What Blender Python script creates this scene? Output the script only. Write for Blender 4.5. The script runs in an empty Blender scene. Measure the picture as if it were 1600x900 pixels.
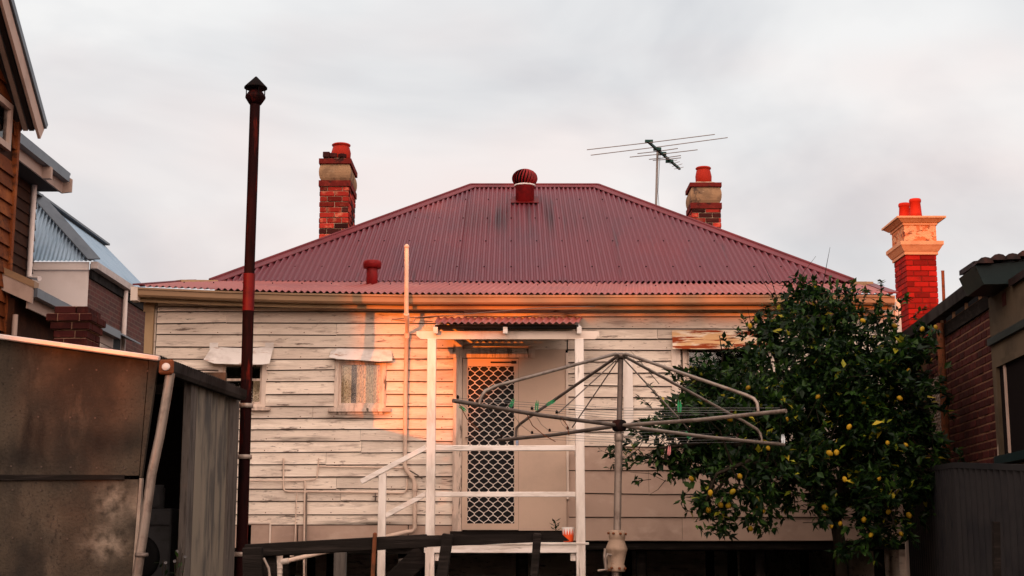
import bpy, math, random
from mathutils import Vector, Matrix
random.seed(7)
S = bpy.context.scene
COL = S.collection
R = math.radians

# ---------------------------------------------------------------- camera
CAMZ, FPX = 1.5, 1600*50/36
PITCH = math.atan(388/FPX)
cam = bpy.data.cameras.new('camera'); camo = bpy.data.objects.new('camera', cam)
COL.objects.link(camo); S.camera = camo
camo.location = (0, 0, CAMZ); camo.rotation_euler = (math.pi/2+PITCH, 0, 0)
cam.lens = 50; cam.sensor_width = 36; cam.clip_start = .1; cam.clip_end = 3000

# ---------------------------------------------------------------- sky
WEST = (4.1, 3.3, 2.8, 1)        # tint of the sunset side of the cloud deck
SUN_AZ, SUN_EL = 18, 2.8            # degrees left of straight behind the camera, above the horizon
w = bpy.data.worlds.new('World'); S.world = w; w.use_nodes = True
nt = w.node_tree; nt.nodes.clear()
N = nt.nodes.new; L = nt.links.new
out = N('ShaderNodeOutputWorld')
sky = N('ShaderNodeTexSky'); sky.sky_type = 'NISHITA'; sky.sun_disc = False
sky.sun_elevation = R(SUN_EL); sky.sun_rotation = R(180+SUN_AZ)
sky.dust_density = 2.0
b1 = N('ShaderNodeBackground'); b1.inputs[1].default_value = .15
L(sky.outputs[0], b1.inputs[0])
tc = N('ShaderNodeTexCoord'); sep = N('ShaderNodeSeparateXYZ'); L(tc.outputs['Generated'], sep.inputs[0])
mp = N('ShaderNodeMapping'); mp.inputs['Scale'].default_value = (1.1, 1.1, 2.4); mp.inputs['Rotation'].default_value = (0, R(8), 0)
L(tc.outputs['Generated'], mp.inputs[0])
nz = N('ShaderNodeTexNoise'); nz.inputs['Scale'].default_value = 3.0; nz.inputs['Detail'].default_value = 5; nz.inputs['Roughness'].default_value = .5
nz.inputs['Distortion'].default_value = .5
L(mp.outputs[0], nz.inputs[0])
cr = N('ShaderNodeValToRGB'); e = cr.color_ramp.elements       # cloud deck, thin and thick
e[0].position = .36; e[0].color = (.765, .77, .795, 1); e[1].position = .62; e[1].color = (1.02, 1.01, 1.0, 1)
L(nz.outputs[0], cr.inputs[0])
hr = N('ShaderNodeValToRGB'); h = hr.color_ramp.elements       # cloud near the horizon carries the evening's pink
h[0].position = .0; h[0].color = (1.0, .85, .82, 1); h[1].position = .42; h[1].color = (1, 1, 1, 1)
x = h.new(.17); x.color = (1.0, .955, .945, 1)
L(sep.outputs[2], hr.inputs[0])
mul = N('ShaderNodeMix'); mul.data_type = 'RGBA'; mul.blend_type = 'MULTIPLY'; mul.inputs[0].default_value = 1
nz2 = N('ShaderNodeTexNoise'); nz2.inputs['Scale'].default_value = 3.4; nz2.inputs['Detail'].default_value = 3
mp2 = N('ShaderNodeMapping'); mp2.inputs['Scale'].default_value = (1, 1, 2.4); mp2.inputs['Location'].default_value = (.35, .2, .1); L(tc.outputs['Generated'], mp2.inputs[0]); L(mp2.outputs[0], nz2.inputs[0])
pk = N('ShaderNodeValToRGB'); q = pk.color_ramp.elements; q[0].position = .42; q[0].color = (.985, 1.0, 1.01, 1); q[1].position = .68; q[1].color = (1.0, .915, .905, 1)
L(nz2.outputs[0], pk.inputs[0])
mp0 = N('ShaderNodeMix'); mp0.data_type = 'RGBA'; mp0.blend_type = 'MULTIPLY'; mp0.inputs[0].default_value = 1
L(cr.outputs[0], mp0.inputs[6]); L(pk.outputs[0], mp0.inputs[7])
L(mp0.outputs[2], mul.inputs[6]); L(hr.outputs[0], mul.inputs[7])
# the western half of the deck is lit by the setting sun: a broad, smooth rise towards it
vd = N('ShaderNodeVectorMath'); vd.operation = 'DOT_PRODUCT'
vd.inputs[1].default_value = (-math.sin(R(SUN_AZ)), -math.cos(R(SUN_AZ)), .12)
L(tc.outputs['Generated'], vd.inputs[0])
gl = N('ShaderNodeMapRange'); gl.inputs[1].default_value = -.6; gl.inputs[2].default_value = 1.0; gl.interpolation_type = 'SMOOTHSTEP'
L(vd.outputs['Value'], gl.inputs[0])
gm = N('ShaderNodeMix'); gm.data_type = 'RGBA'; gm.inputs[6].default_value = (1, 1, 1, 1); gm.inputs[7].default_value = WEST
L(gl.outputs[0], gm.inputs[0])
mu2 = N('ShaderNodeMix'); mu2.data_type = 'RGBA'; mu2.blend_type = 'MULTIPLY'; mu2.inputs[0].default_value = 1
L(mul.outputs[2], mu2.inputs[6]); L(gm.outputs[2], mu2.inputs[7])
b2 = N('ShaderNodeBackground'); b2.inputs[1].default_value = 1.0
L(mu2.outputs[2], b2.inputs[0])
mx = N('ShaderNodeMixShader'); mx.inputs[0].default_value = .88
L(b1.outputs[0], mx.inputs[1]); L(b2.outputs[0], mx.inputs[2]); L(mx.outputs[0], out.inputs[0])

# ---------------------------------------------------------------- sun
sl = bpy.data.lights.new('sun', 'SUN'); so = bpy.data.objects.new('sun', sl); COL.objects.link(so)
sl.energy = 5.0; sl.angle = R(.5); sl.color = (1.0, .19, .005)
LD = Vector((math.sin(R(SUN_AZ))*math.cos(R(SUN_EL)), math.cos(R(SUN_AZ))*math.cos(R(SUN_EL)), -math.sin(R(SUN_EL))))
so.rotation_euler = LD.to_track_quat('-Z', 'Y').to_euler(); so.location = (-10, -20, 12)

V = S.view_settings
V.view_transform = 'Standard'; V.look = 'None'; V.exposure = 0.0; V.gamma = 1; V.use_curve_mapping = False

# ---------------------------------------------------------------- helpers
_cp, _sp = math.cos(PITCH), math.sin(PITCH)
def ray(u, v):
    a, b = (u-800)/FPX, (450-v)/FPX
    return Vector((a, _cp-b*_sp, _sp+b*_cp))
def P(u, v, Y):                     # the point at depth Y whose measured place in the photo is u, v
    d = ray(u, v); return Vector((0, 0, CAMZ))+d*(Y/d.y)
def PX(u, v, X):
    d = ray(u, v); return Vector((0, 0, CAMZ))+d*(X/d.x)
def mpp(Y): return Y/FPX            # metres per photo pixel at depth Y

WM = {}
def wm(o): return WM.get(o.name, Matrix.Identity(4)) if o else Matrix.Identity(4)
def place(o, M, parent=None):
    COL.objects.link(o)
    WM[o.name] = M
    if parent:
        o.parent = parent; o.matrix_parent_inverse = wm(parent).inverted()
    o.matrix_basis = M
    return o
def tag(o, label=None, cat=None, group=None, kind=None):
    if label: o['label'] = label
    if cat: o['category'] = cat
    if group: o['group'] = group
    if kind: o['kind'] = kind
    return o
def thing(name, loc, label, cat, group=None):
    o = bpy.data.objects.new(name, None); o.empty_display_size = .2
    place(o, Matrix.Translation(Vector(loc)))
    return tag(o, label, cat, group)

class MB:
    def __init__(s, T=None): s.v = []; s.f = []; s.sm = []; s.mi = []; s.T = T; s.m = 0
    def add(s, vs, fs, smooth=False):
        n = len(s.v)
        s.v += [Vector(p) if s.T is None else s.T @ Vector(p) for p in vs]
        for f in fs: s.f.append([i+n for i in f]); s.sm.append(smooth); s.mi.append(s.m)
        return s
    def hexa(s, p, bev=0):          # eight corners: bottom 4 (ccw from above), top 4
        return s.add(p, [(3, 2, 1, 0), (4, 5, 6, 7), (0, 1, 5, 4), (1, 2, 6, 5), (2, 3, 7, 6), (3, 0, 4, 7)])
    def box(s, x0, x1, y0, y1, z0, z1):
        return s.hexa([(x0, y0, z0), (x1, y0, z0), (x1, y1, z0), (x0, y1, z0), (x0, y0, z1), (x1, y0, z1), (x1, y1, z1), (x0, y1, z1)])
    def cbox(s, c, sx, sy, sz, rot=None, ch=.0):     # box with chamfered edges
        hx, hy, hz = sx/2, sy/2, sz/2
        if ch <= 0:
            vs = [Vector((a*hx, b*hy, d*hz)) for d in (-1, 1) for a, b in ((-1, -1), (1, -1), (1, 1), (-1, 1))]
            fs = [(3, 2, 1, 0), (4, 5, 6, 7), (0, 1, 5, 4), (1, 2, 6, 5), (2, 3, 7, 6), (3, 0, 4, 7)]
        else:
            vs = []; idx = {}
            for a in (-1, 1):
                for b in (-1, 1):
                    for d in (-1, 1):
                        for k in range(3):
                            q = [a*hx, b*hy, d*hz]
                            for j in range(3):
                                if j != k: q[j] -= (a, b, d)[j]*ch
                            idx[(a, b, d, k)] = len(vs); vs.append(Vector(q))
            fs = []
            for k in range(3):
                i, j = (k+1) % 3, (k+2) % 3
                for sgn in (-1, 1):
                    loop = []
                    for p, q in ((-1, -1), (1, -1), (1, 1), (-1, 1)):
                        t = [0, 0, 0]; t[k] = sgn; t[i] = p; t[j] = q; loop.append(idx[(*t, k)])
                    fs.append(loop if sgn > 0 else loop[::-1])
            for k in range(3):
                i, j = (k+1) % 3, (k+2) % 3
                for p in (-1, 1):
                    for q in (-1, 1):
                        t0 = [0, 0, 0]; t0[k] = -1; t0[i] = p; t0[j] = q; t1 = list(t0); t1[k] = 1
                        lp = [idx[(*t0, i)], idx[(*t1, i)], idx[(*t1, j)], idx[(*t0, j)]]
                        fs.append(lp if p*q < 0 else lp[::-1])
            for a in (-1, 1):
                for b in (-1, 1):
                    for d in (-1, 1):
                        lp = [idx[(a, b, d, k)] for k in range(3)]
                        fs.append(lp if a*b*d > 0 else lp[::-1])
        if rot is not None: vs = [rot @ p for p in vs]
        c = Vector(c)
        return s.add([p+c for p in vs], fs)
    def beam(s, a, b, wd, ht, up=(0, 0, 1), ch=0):   # bar of rectangular section from a to b
        a, b = Vector(a), Vector(b); d = (b-a); l = d.length; d.normalize()
        r = d.cross(Vector(up))
        if r.length < 1e-4: r = Vector((1, 0, 0))
        r.normalize(); u = r.cross(d)
        M = Matrix((d, r, u)).transposed()
        return s.cbox((a+b)/2, l, wd, ht, M, ch)
    def tube(s, pts, r, n=8, cap=True):
        pts = [Vector(p) for p in pts]; m = len(pts)
        rs = r if isinstance(r, (list, tuple)) else [r]*m
        ref = None; vs = []
        for i, p in enumerate(pts):
            t = (pts[min(i+1, m-1)]-pts[max(i-1, 0)]).normalized()
            if ref is None:
                ref = t.orthogonal().normalized()
            else:
                ref = ref-t*ref.dot(t)
                ref = ref.normalized() if ref.length > 1e-6 else t.orthogonal().normalized()
            bt = t.cross(ref)
            for k in range(n):
                a = 2*math.pi*k/n; vs.append(p+(ref*math.cos(a)+bt*math.sin(a))*rs[i])
        fs = [(i*n+k, i*n+(k+1) % n, (i+1)*n+(k+1) % n, (i+1)*n+k) for i in range(m-1) for k in range(n)]
        s.add(vs, fs, n > 5)
        if cap: s.add(vs[:n], [tuple(range(n))[::-1]]); s.add(vs[-n:], [tuple(range(n))])
        return s
    def lathe(s, c, prof, n=16, axis=None):          # prof: list of (radius, height)
        c = Vector(c); vs = []
        A = Vector(axis).to_track_quat('Z', 'Y') if axis is not None else None
        for r, z in prof:
            for k in range(n):
                a = 2*math.pi*k/n; q = Vector((r*math.cos(a), r*math.sin(a), z))
                vs.append(c+(A @ q if A else q))
        m = len(prof)
        fs = [(i*n+k, i*n+(k+1) % n, (i+1)*n+(k+1) % n, (i+1)*n+k) for i in range(m-1) for k in range(n)]
        fs += [tuple(range(n))[::-1], tuple(range((m-1)*n, m*n))]
        return s.add(vs, fs, True)
    def prism(s, poly, d):                           # flat polygon swept by vector d
        poly = [Vector(p) for p in poly]; d = Vector(d); n = len(poly)
        nrm = Vector((0, 0, 0))
        for i in range(n): nrm += poly[i].cross(poly[(i+1) % n])
        if nrm.dot(d) > 0: poly = poly[::-1]
        vs = poly+[p+d for p in poly]
        fs = [tuple(range(n)), tuple(range(2*n-1, n-1, -1))]+[(i, i+n, (i+1) % n+n, (i+1) % n) for i in range(n)]
        return s.add(vs, fs)
    def corr(s, e0, e1, t0, t1, nrm, pitch=.076, amp=.009, n=6, rows=3, lap=0):   # corrugated sheet between eave e0-e1 and top t0-t1
        e0, e1, t0, t1, nrm = map(Vector, (e0, e1, t0, t1, nrm)); nrm.normalize()
        ln = (e1-e0).length; k = max(2, int(ln/pitch*n)); vs = []
        for i in range(k+1):
            f = i/k; off = nrm*(amp*math.cos(2*math.pi*f*ln/pitch)+(lap if int(f*ln/(pitch*10)) % 2 else 0))
            a = e0.lerp(e1, f)
            b = t0.lerp(t1, f)
            for j in range(rows+1): vs.append(a.lerp(b, j/rows)+off)
        q = rows+1
        fs = [(i*q+j, (i+1)*q+j, (i+1)*q+j+1, i*q+j+1) for i in range(k) for j in range(rows)]
        return s.add(vs, fs, True)
    def build(s, name, mat, parent=None, origin=None):
        me = bpy.data.meshes.new(name)
        lo = Vector([min(p[i] for p in s.v) for i in range(3)]); hi = Vector([max(p[i] for p in s.v) for i in range(3)])
        c = Vector(origin) if origin is not None else (lo+hi)/2
        me.from_pydata([tuple(p-c) for p in s.v], [], s.f)
        for m in (mat if isinstance(mat, (list, tuple)) else [mat]): me.materials.append(m)
        me.polygons.foreach_set('use_smooth', s.sm)
        me.polygons.foreach_set('material_index', s.mi)
        me.update()
        return place(bpy.data.objects.new(name, me), Matrix.Translation(c), parent)

def copy_of(o, M, parent=None):
    return place(o.copy(), M, parent)

# ---------------------------------------------------------------- materials
def mat(name, col, layers=(), rough=.65, metal=0, bump=0, bscale=40, bstretch=(1, 1, 1), rnd=0, spec=.10, rgh2=None, coat=0):
    """layers: (colour, scale, stretch xyz, low, high[, detail]) patches of wear, stain or grain over the base colour"""
    m = bpy.data.materials.new(name); m.use_nodes = True
    t = m.node_tree; n = t.nodes.new; l = t.links.new
    bs = t.nodes['Principled BSDF']
    bs.inputs['Roughness'].default_value = rough; bs.inputs['Metallic'].default_value = metal
    bs.inputs['Specular IOR Level'].default_value = spec
    if coat: bs.inputs['Coat Weight'].default_value = coat
    g = n('ShaderNodeNewGeometry')
    oi = n('ShaderNodeObjectInfo') if rnd else None
    rgb = n('ShaderNodeRGB'); rgb.outputs[0].default_value = (*col, 1); cur = rgb.outputs[0]
    for i, ly in enumerate(layers):
        c, sc, st, lo, hi = ly[:5]
        mp = n('ShaderNodeMapping'); mp.inputs['Scale'].default_value = st; mp.inputs['Location'].default_value = (i*3.7, i*1.3, i*2.9)
        l(g.outputs['Position'], mp.inputs[0])
        nz = n('ShaderNodeTexNoise'); nz.inputs['Scale'].default_value = sc; nz.inputs['Detail'].default_value = ly[5] if len(ly) > 5 else 6
        nz.inputs['Roughness'].default_value = .62
        l(mp.outputs[0], nz.inputs[0])
        mr = n('ShaderNodeMapRange'); mr.interpolation_type = 'SMOOTHSTEP'
        mr.inputs[1].default_value = lo; mr.inputs[2].default_value = hi
        l(nz.outputs[0], mr.inputs[0])
        mx = n('ShaderNodeMix'); mx.data_type = 'RGBA'; mx.inputs[7].default_value = (*c, 1)
        l(mr.outputs[0], mx.inputs[0]); l(cur, mx.inputs[6]); cur = mx.outputs[2]
    if rnd:
        hs = n('ShaderNodeHueSaturation')
        mr = n('ShaderNodeMapRange'); mr.inputs[3].default_value = 1-rnd; mr.inputs[4].default_value = 1+rnd
        l(oi.outputs['Random'], mr.inputs[0]); l(mr.outputs[0], hs.inputs['Value']); l(cur, hs.inputs['Color']); cur = hs.outputs[0]
    l(cur, bs.inputs['Base Color'])
    if bump:
        mp = n('ShaderNodeMapping'); mp.inputs['Scale'].default_value = bstretch; l(g.outputs['Position'], mp.inputs[0])
        nz = n('ShaderNodeTexNoise'); nz.inputs['Scale'].default_value = bscale; nz.inputs['Detail'].default_value = 5
        l(mp.outputs[0], nz.inputs[0])
        bp = n('ShaderNodeBump'); bp.inputs['Strength'].default_value = bump; bp.inputs['Distance'].default_value = .01
        l(nz.outputs[0], bp.inputs['Height']); l(bp.outputs[0], bs.inputs['Normal'])
    return m

BX = (.5, 1, 9)      # grain running along X
M = {}
M['board'] = mat('weathered_cream_paint', (.74, .63, .53), [((.60, .50, .42), 1.3, (.6, 1, 1.6), .42, .62), ((.82, .72, .62), 3, (.4, 1, 3), .52, .70),
      ((.42, .34, .285), 2.4, (.8, 1, 5), .53, .67, 12), ((.16, .12, .10), 2.6, (.9, 1, 6), .625, .69, 14), ((.045, .035, .03), 3.2, (1.1, 1, 8), .66, .71, 15), ((.32, .25, .205), 15, (.5, 1, 2), .60, .70, 6)],
      rough=.75, bump=.6, bscale=14, bstretch=(.5, 1, 10), rnd=.12)
M['edge'] = mat('shadow_line_and_nail_dark', (.075, .055, .045), rough=.9, spec=.1)  # dark tone painting the shadow line under each board; shed nails too
M['fibro'] = mat('painted_fibro', (.47, .335, .265), [((.36, .25, .20), 1.4, (1, 1, 1), .45, .7), ((.52, .385, .31), 5, (.6, 1, 1.2), .52, .75), ((.36, .27, .22), 3.2, (1, 1, .5), .66, .8)], rough=.7, bump=.12, bscale=20, rnd=.05)
M['panel'] = mat('beige_panel_paint', (.60, .44, .34), [((.50, .37, .29), 1.2, (1, 1, 1), .4, .7), ((.42, .32, .26), 9, (1, 1, .6), .70, .8)], rough=.6, bump=.06, bscale=25)
M['trim'] = mat('cream_trim_paint', (.74, .61, .52), [((.62, .50, .42), 3, (2, 1, .5), .45, .7), ((.20, .14, .11), 4, (3, 1, .8), .66, .74, 9)], rough=.6, bump=.15, bscale=30, bstretch=(4, 1, .6))
M['oldtrim'] = mat('peeling_trim_paint', (.66, .52, .43), [((.46, .36, .3), 5, (3, 1, .6), .45, .6), ((.12, .09, .07), 5, (3, 1, .7), .56, .66, 9)], rough=.75, bump=.4, bscale=22, bstretch=(4, 1, .6))
M['white'] = mat('white_porch_paint', (.80, .72, .66), [((.60, .51, .45), 3, (2, 1, .5), .42, .66), ((.30, .24, .2), 5, (3, 1, .35), .60, .72, 9), ((.12, .09, .08), 7, (3, 1, .5), .66, .74, 9)], rough=.55, bump=.15, bscale=35, bstretch=(4, 1, .7))
M['rail'] = mat('white_rail_paint', (.80, .73, .68), [((.60, .52, .46), 4, (.6, 1, 3), .42, .66), ((.30, .24, .2), 5, (.35, 1, 4), .60, .72, 9), ((.12, .09, .08), 6, (.5, 1, 5), .66, .74, 9)], rough=.55, bump=.15, bscale=25, bstretch=(.6, 1, 4))
M['gutter'] = mat('tan_gutter_paint', (.27, .165, .095), [((.20, .125, .075), 2.2, (.6, 1, 2), .45, .7), ((.34, .22, .13), 4, (.4, 1, 1), .55, .75)], rough=.42, bump=.05, bscale=12)
M['tan'] = mat('tan_corner_paint', (.40, .27, .155), [((.32, .21, .12), 3, (1, 1, .6), .45, .7)], rough=.55)
M['hood'] = mat('white_sheet_metal', (.68, .64, .61), [((.52, .47, .44), 3, (1, 1, 2), .45, .66), ((.30, .13, .06), 6, (.7, 1, 3), .60, .72, 9)], rough=.5, bump=.3, bscale=9)
M['rusthood'] = mat('rusted_white_sheet_metal', (.72, .60, .47), [((.60, .36, .18), 3.2, (.7, 1, 2.6), .42, .56, 8), ((.24, .040, .010), 3.4, (.6, 1, 8), .50, .56, 12), ((.10, .020, .008), 5, (.6, 1, 4), .56, .66, 9)], rough=.7, bump=.2, bscale=40)
M['roof'] = mat('maroon_corrugated_iron', (.125, .023, .032), [((.145, .022, .029), .55, (1, .6, .6), .5, .7), ((.10, .024, .035), .8, (1, .4, .4), .5, .7), ((.055, .018, .023), 7, (1, .07, .07), .58, .76), ((.135, .045, .052), 9, (1, .12, .12), .6, .8)], rough=.40, spec=.24)
M['roof2'] = mat('faded_red_corrugated_iron', (.29, .066, .052), [((.235, .052, .044), .9, (1, 1, 1), .45, .65), ((.35, .11, .085), 3, (1, .3, .3), .55, .75), ((.18, .05, .04), 8, (1, .12, .12), .64, .8)], rough=.5, spec=.4)
M['ridge'] = mat('maroon_flashing', (.14, .030, .036), [((.10, .025, .03), 2, (1, 1, 1), .45, .7)], rough=.45)
M['red'] = mat('deep_red_metal', (.20, .010, .011), [((.11, .008, .009), 6, (1, 1, 1), .45, .65), ((.10, .01, .01), 9, (2, 2, .6), .62, .75)], rough=.45)
M['plate'] = mat('red_flashing_and_sun_patch', (.105, .005, .005), [((.05, .004, .004), 6, (1, 1, 1), .45, .7)], rough=.45)  # ventilator flashing red; also paints the sunlit stretch of the flue
M['brick'] = mat('red_brick', (.30, .022, .014), [((.40, .12, .07), 9, (1, 1, 1), .52, .68), ((.16, .025, .02), 7, (1, 1, 1), .55, .72), ((.03, .018, .016), 3, (1, 1, 1), .56, .68, 8)], rough=.85, bump=.6, bscale=60, rnd=.6)
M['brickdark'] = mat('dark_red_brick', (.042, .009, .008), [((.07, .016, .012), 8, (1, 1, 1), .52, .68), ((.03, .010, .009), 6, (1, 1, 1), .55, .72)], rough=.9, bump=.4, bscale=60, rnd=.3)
M['brickband'] = mat('dark_red_brick_band', (.13, .014, .011), [((.20, .03, .02), 9, (1, 1, 1), .52, .66), ((.03, .012, .01), 6, (1, 1, 1), .52, .66, 9)], rough=.9, bump=.5, bscale=50)
M['brickred'] = mat('scarlet_brick', (.17, .006, .004), [((.22, .010, .005), 7, (1, 1, 1), .5, .7), ((.09, .006, .005), 6, (1, 1, 1), .56, .72)], rough=.8, bump=.4, bscale=60, rnd=.45)
M['mortar'] = mat('old_lime_mortar', (.42, .30, .21), [((.20, .14, .10), 9, (1, 1, 1), .45, .65)], rough=.95, bump=.4, bscale=70)
M['mortardark'] = mat('sooty_mortar', (.30, .17, .11), [((.16, .09, .06), 9, (1, 1, 1), .45, .65)], rough=.95, bump=.4, bscale=70)
M['mortarwarm'] = mat('warm_sandy_mortar', (.17, .085, .052), [((.13, .07, .045), 9, (1, 1, 1), .45, .65)], rough=.95)
M['mortarred'] = mat('red_washed_mortar', (.09, .012, .009), [((.07, .008, .006), 9, (1, 1, 1), .45, .65)], rough=.95, bump=.3, bscale=70)
M['render'] = mat('weathered_cement_render', (.30, .18, .10), [((.20, .12, .07), 5, (1, 1, 1), .45, .65), ((.07, .045, .035), 6, (1, 1, .8), .53, .66, 11), ((.36, .25, .16), 9, (1, 1, 1), .58, .7)], rough=.9, bump=.5, bscale=40)
M['cornice'] = mat('cream_painted_cornice', (.40, .24, .14), [((.33, .19, .11), 6, (1, 1, 1), .45, .7)], rough=.7)
M['frieze'] = mat('flaking_cream_frieze', (.42, .27, .16), [((.34, .12, .05), 8, (1, 1, 1.5), .47, .55, 9), ((.10, .03, .02), 11, (1, 1, 1.5), .54, .62, 9)], rough=.85, bump=.6, bscale=50)
M['pot'] = mat('terracotta_pot', (.33, .018, .007), [((.24, .013, .006), 5, (1, 1, 1), .45, .7), ((.16, .02, .012), 9, (1, 1, 1), .64, .74)], rough=.6)
M['flue'] = mat('rusted_flue_steel', (.014, .004, .004), [((.10, .010, .006), 5, (3, 3, .35), .54, .68, 8), ((.006, .003, .003), 3, (3, 3, .5), .52, .68)], rough=.6, spec=.02, bump=.1, bscale=40)
M['flueblack'] = mat('black_flue_cowl', (.008, .006, .006), [((.03, .01, .008), 8, (1, 1, 1), .5, .7)], rough=.7, spec=.02)
M['strap'] = mat('galvanised_strap', (.34, .27, .23), [((.22, .12, .08), 14, (1, 1, 1), .5, .65)], rough=.5, metal=.4)
M['galv'] = mat('old_galvanised_pipe', (.24, .195, .165), [((.15, .115, .095), 7, (1, 1, 1), .45, .65), ((.22, .10, .05), 10, (1, 1, 1), .64, .74, 8)], rough=.45, metal=.55, bump=.1, bscale=60)
M['galvdark'] = mat('dull_galvanised_arm', (.14, .11, .095), [((.085, .065, .055), 8, (1, 1, 1), .45, .65), ((.16, .07, .04), 12, (1, 1, 1), .66, .76)], rough=.5, metal=.5)
M['cast'] = mat('cream_painted_cast_iron', (.26, .185, .135), [((.16, .11, .078), 8, (1, 1, 1), .45, .65), ((.16, .06, .03), 10, (1, 1, 1), .60, .70, 8)], rough=.6, metal=.1, bump=.2, bscale=60)
M['rust'] = mat('rust', (.14, .045, .02), [((.07, .03, .015), 20, (1, 1, 1), .45, .65)], rough=.9)
M['pipe'] = mat('painted_pipe', (.68, .52, .42), [((.54, .4, .32), 6, (1, 1, 1), .45, .7), ((.3, .2, .15), 12, (1, 1, 1), .66, .76)], rough=.5)
M['pvc'] = mat('pale_plastic_pipe', (.62, .52, .45), [((.4, .3, .24), 9, (1, 1, 1), .52, .7)], rough=.5)
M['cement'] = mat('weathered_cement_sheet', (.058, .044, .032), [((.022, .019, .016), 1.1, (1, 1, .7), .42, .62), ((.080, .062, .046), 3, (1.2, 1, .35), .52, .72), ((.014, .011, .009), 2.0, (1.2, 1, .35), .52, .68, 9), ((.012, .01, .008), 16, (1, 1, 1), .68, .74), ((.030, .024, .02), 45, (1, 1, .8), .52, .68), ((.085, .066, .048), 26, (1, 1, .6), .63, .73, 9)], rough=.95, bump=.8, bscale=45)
M['patch'] = mat('bare_render_patch', (.34, .27, .22), [((.22, .17, .14), 6, (1, 1, .6), .45, .65)], rough=.95, bump=.4, bscale=50)
M['galvsheet'] = mat('aged_galvanised_sheet', (.16, .135, .105), [((.06, .055, .05), 2.6, (2, 2, .35), .45, .62), ((.19, .155, .12), 4, (3, 3, .25), .52, .72), ((.18, .085, .03), 3.5, (5, 5, .15), .63, .74, 8)], rough=.75, metal=.0, spec=.3)
M['shedroof'] = mat('grey_roof_sheet', (.028, .025, .024), [((.010, .009, .009), 3, (1, 1, 1), .45, .65)], rough=.7, spec=.02)
M['capping'] = mat('pale_metal_capping', (.48, .41, .38), [((.40, .33, .3), 5, (1, 1, 1), .45, .65), ((.2, .1, .06), 12, (1, 1, 1), .68, .76)], rough=.5, metal=.3)
M['darkwood'] = mat('blackened_timber', (.012, .010, .009), [((.026, .021, .019), 4, (.5, 2, 7), .48, .66, 9), ((.008, .007, .006), 6, (.5, 2, 9), .55, .7, 9)], rough=.9, spec=.02, bump=.4, bscale=20, bstretch=(.5, 2, 8))
M['greywood'] = mat('grey_timber_post', (.10, .085, .075), [((.05, .042, .038), 5, (5, 3, .5), .45, .65, 9), ((.16, .14, .12), 7, (6, 3, .5), .58, .72)], rough=.9, bump=.4, bscale=24, bstretch=(6, 3, .5))
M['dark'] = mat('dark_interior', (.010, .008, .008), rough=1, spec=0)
M['soil'] = mat('dark_garden_soil', (.04, .032, .025), [((.05, .055, .025), 1.2, (1, 1, 1), .48, .62), ((.022, .018, .014), 4, (1, 1, 1), .5, .7)], rough=1, bump=.6, bscale=9)
M['grillemetal'] = mat('pale_grille_paint', (.78, .70, .64), [((.6, .5, .44), 20, (1, 1, 1), .5, .7)], rough=.45)
M['shingle'] = mat('brown_cedar_shingle', (.13, .034, .010), [((.20, .060, .017), 2.4, (1, 1, 1.2), .45, .65), ((.05, .018, .009), 5, (1, 1, 2), .52, .7, 8)], rough=.8, bump=.4, bscale=30, bstretch=(1, 1, 3), rnd=.3)
M['shingledark'] = mat('dark_brown_boards', (.035, .014, .008), [((.06, .022, .011), 3, (1, 1, 1), .45, .65)], rough=.85, rnd=.3)
M['barge'] = mat('pink_beige_barge_paint', (.40, .29, .24), [((.32, .23, .19), 3, (1, 1, 1), .45, .7)], rough=.55)
M['bluegrey'] = mat('blue_grey_metal_cladding', (.11, .125, .145), [((.075, .088, .105), 3, (1, 1, 1), .45, .7)], rough=.35, metal=.4)
M['soffit'] = mat('dark_eave_lining', (.035, .026, .024), rough=.8)
M['blueroof'] = mat('pale_blue_corrugated_iron', (.27, .37, .47), [((.21, .31, .41), 2, (1, 1, 1), .45, .7)], rough=.4, metal=.3)
M['whitewall'] = mat('pinkish_white_wall', (.72, .62, .57), [((.64, .54, .49), 1.5, (1, 1, 1), .45, .7)], rough=.7)
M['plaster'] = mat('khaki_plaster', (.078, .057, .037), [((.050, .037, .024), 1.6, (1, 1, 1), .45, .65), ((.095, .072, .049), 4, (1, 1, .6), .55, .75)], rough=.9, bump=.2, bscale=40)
M['greenmetal'] = mat('dark_green_gutter_paint', (.006, .014, .015), [((.010, .022, .022), 6, (1, 1, 1), .5, .7)], rough=.4)
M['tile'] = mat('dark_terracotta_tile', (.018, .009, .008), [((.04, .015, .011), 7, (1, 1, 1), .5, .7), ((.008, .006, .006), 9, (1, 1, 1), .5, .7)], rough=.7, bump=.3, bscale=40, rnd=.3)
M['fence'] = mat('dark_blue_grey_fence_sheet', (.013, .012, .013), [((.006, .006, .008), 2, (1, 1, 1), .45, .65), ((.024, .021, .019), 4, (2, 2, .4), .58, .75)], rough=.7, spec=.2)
M['wire'] = mat('line_wire', (.12, .12, .12), rough=.5, metal=.5)
M['alu'] = mat('antenna_aluminium', (.20, .18, .17), rough=.5, metal=.5)
M['antgreen'] = mat('dark_green_antenna_boom', (.012, .045, .035), rough=.5)
M['bark'] = mat('lemon_tree_bark', (.018, .014, .010), [((.034, .027, .02), 9, (2, 2, .6), .5, .7), ((.02, .016, .012), 12, (2, 2, .6), .52, .7)], rough=.95, bump=.5, bscale=50)
M['lemon'] = mat('lemon_skin', (.28, .165, .010), [((.15, .13, .010), 6, (1, 1, 1), .5, .7)], rough=.45, bump=.08, bscale=200, rnd=.45)
M['enamel'] = mat('white_enamel', (.10, .10, .105), [((.07, .07, .07), 5, (1, 1, 1), .5, .7)], rough=.35)
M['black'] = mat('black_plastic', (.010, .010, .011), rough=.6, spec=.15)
M['orange'] = mat('orange_glaze', (.72, .085, .02), rough=.3)
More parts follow.
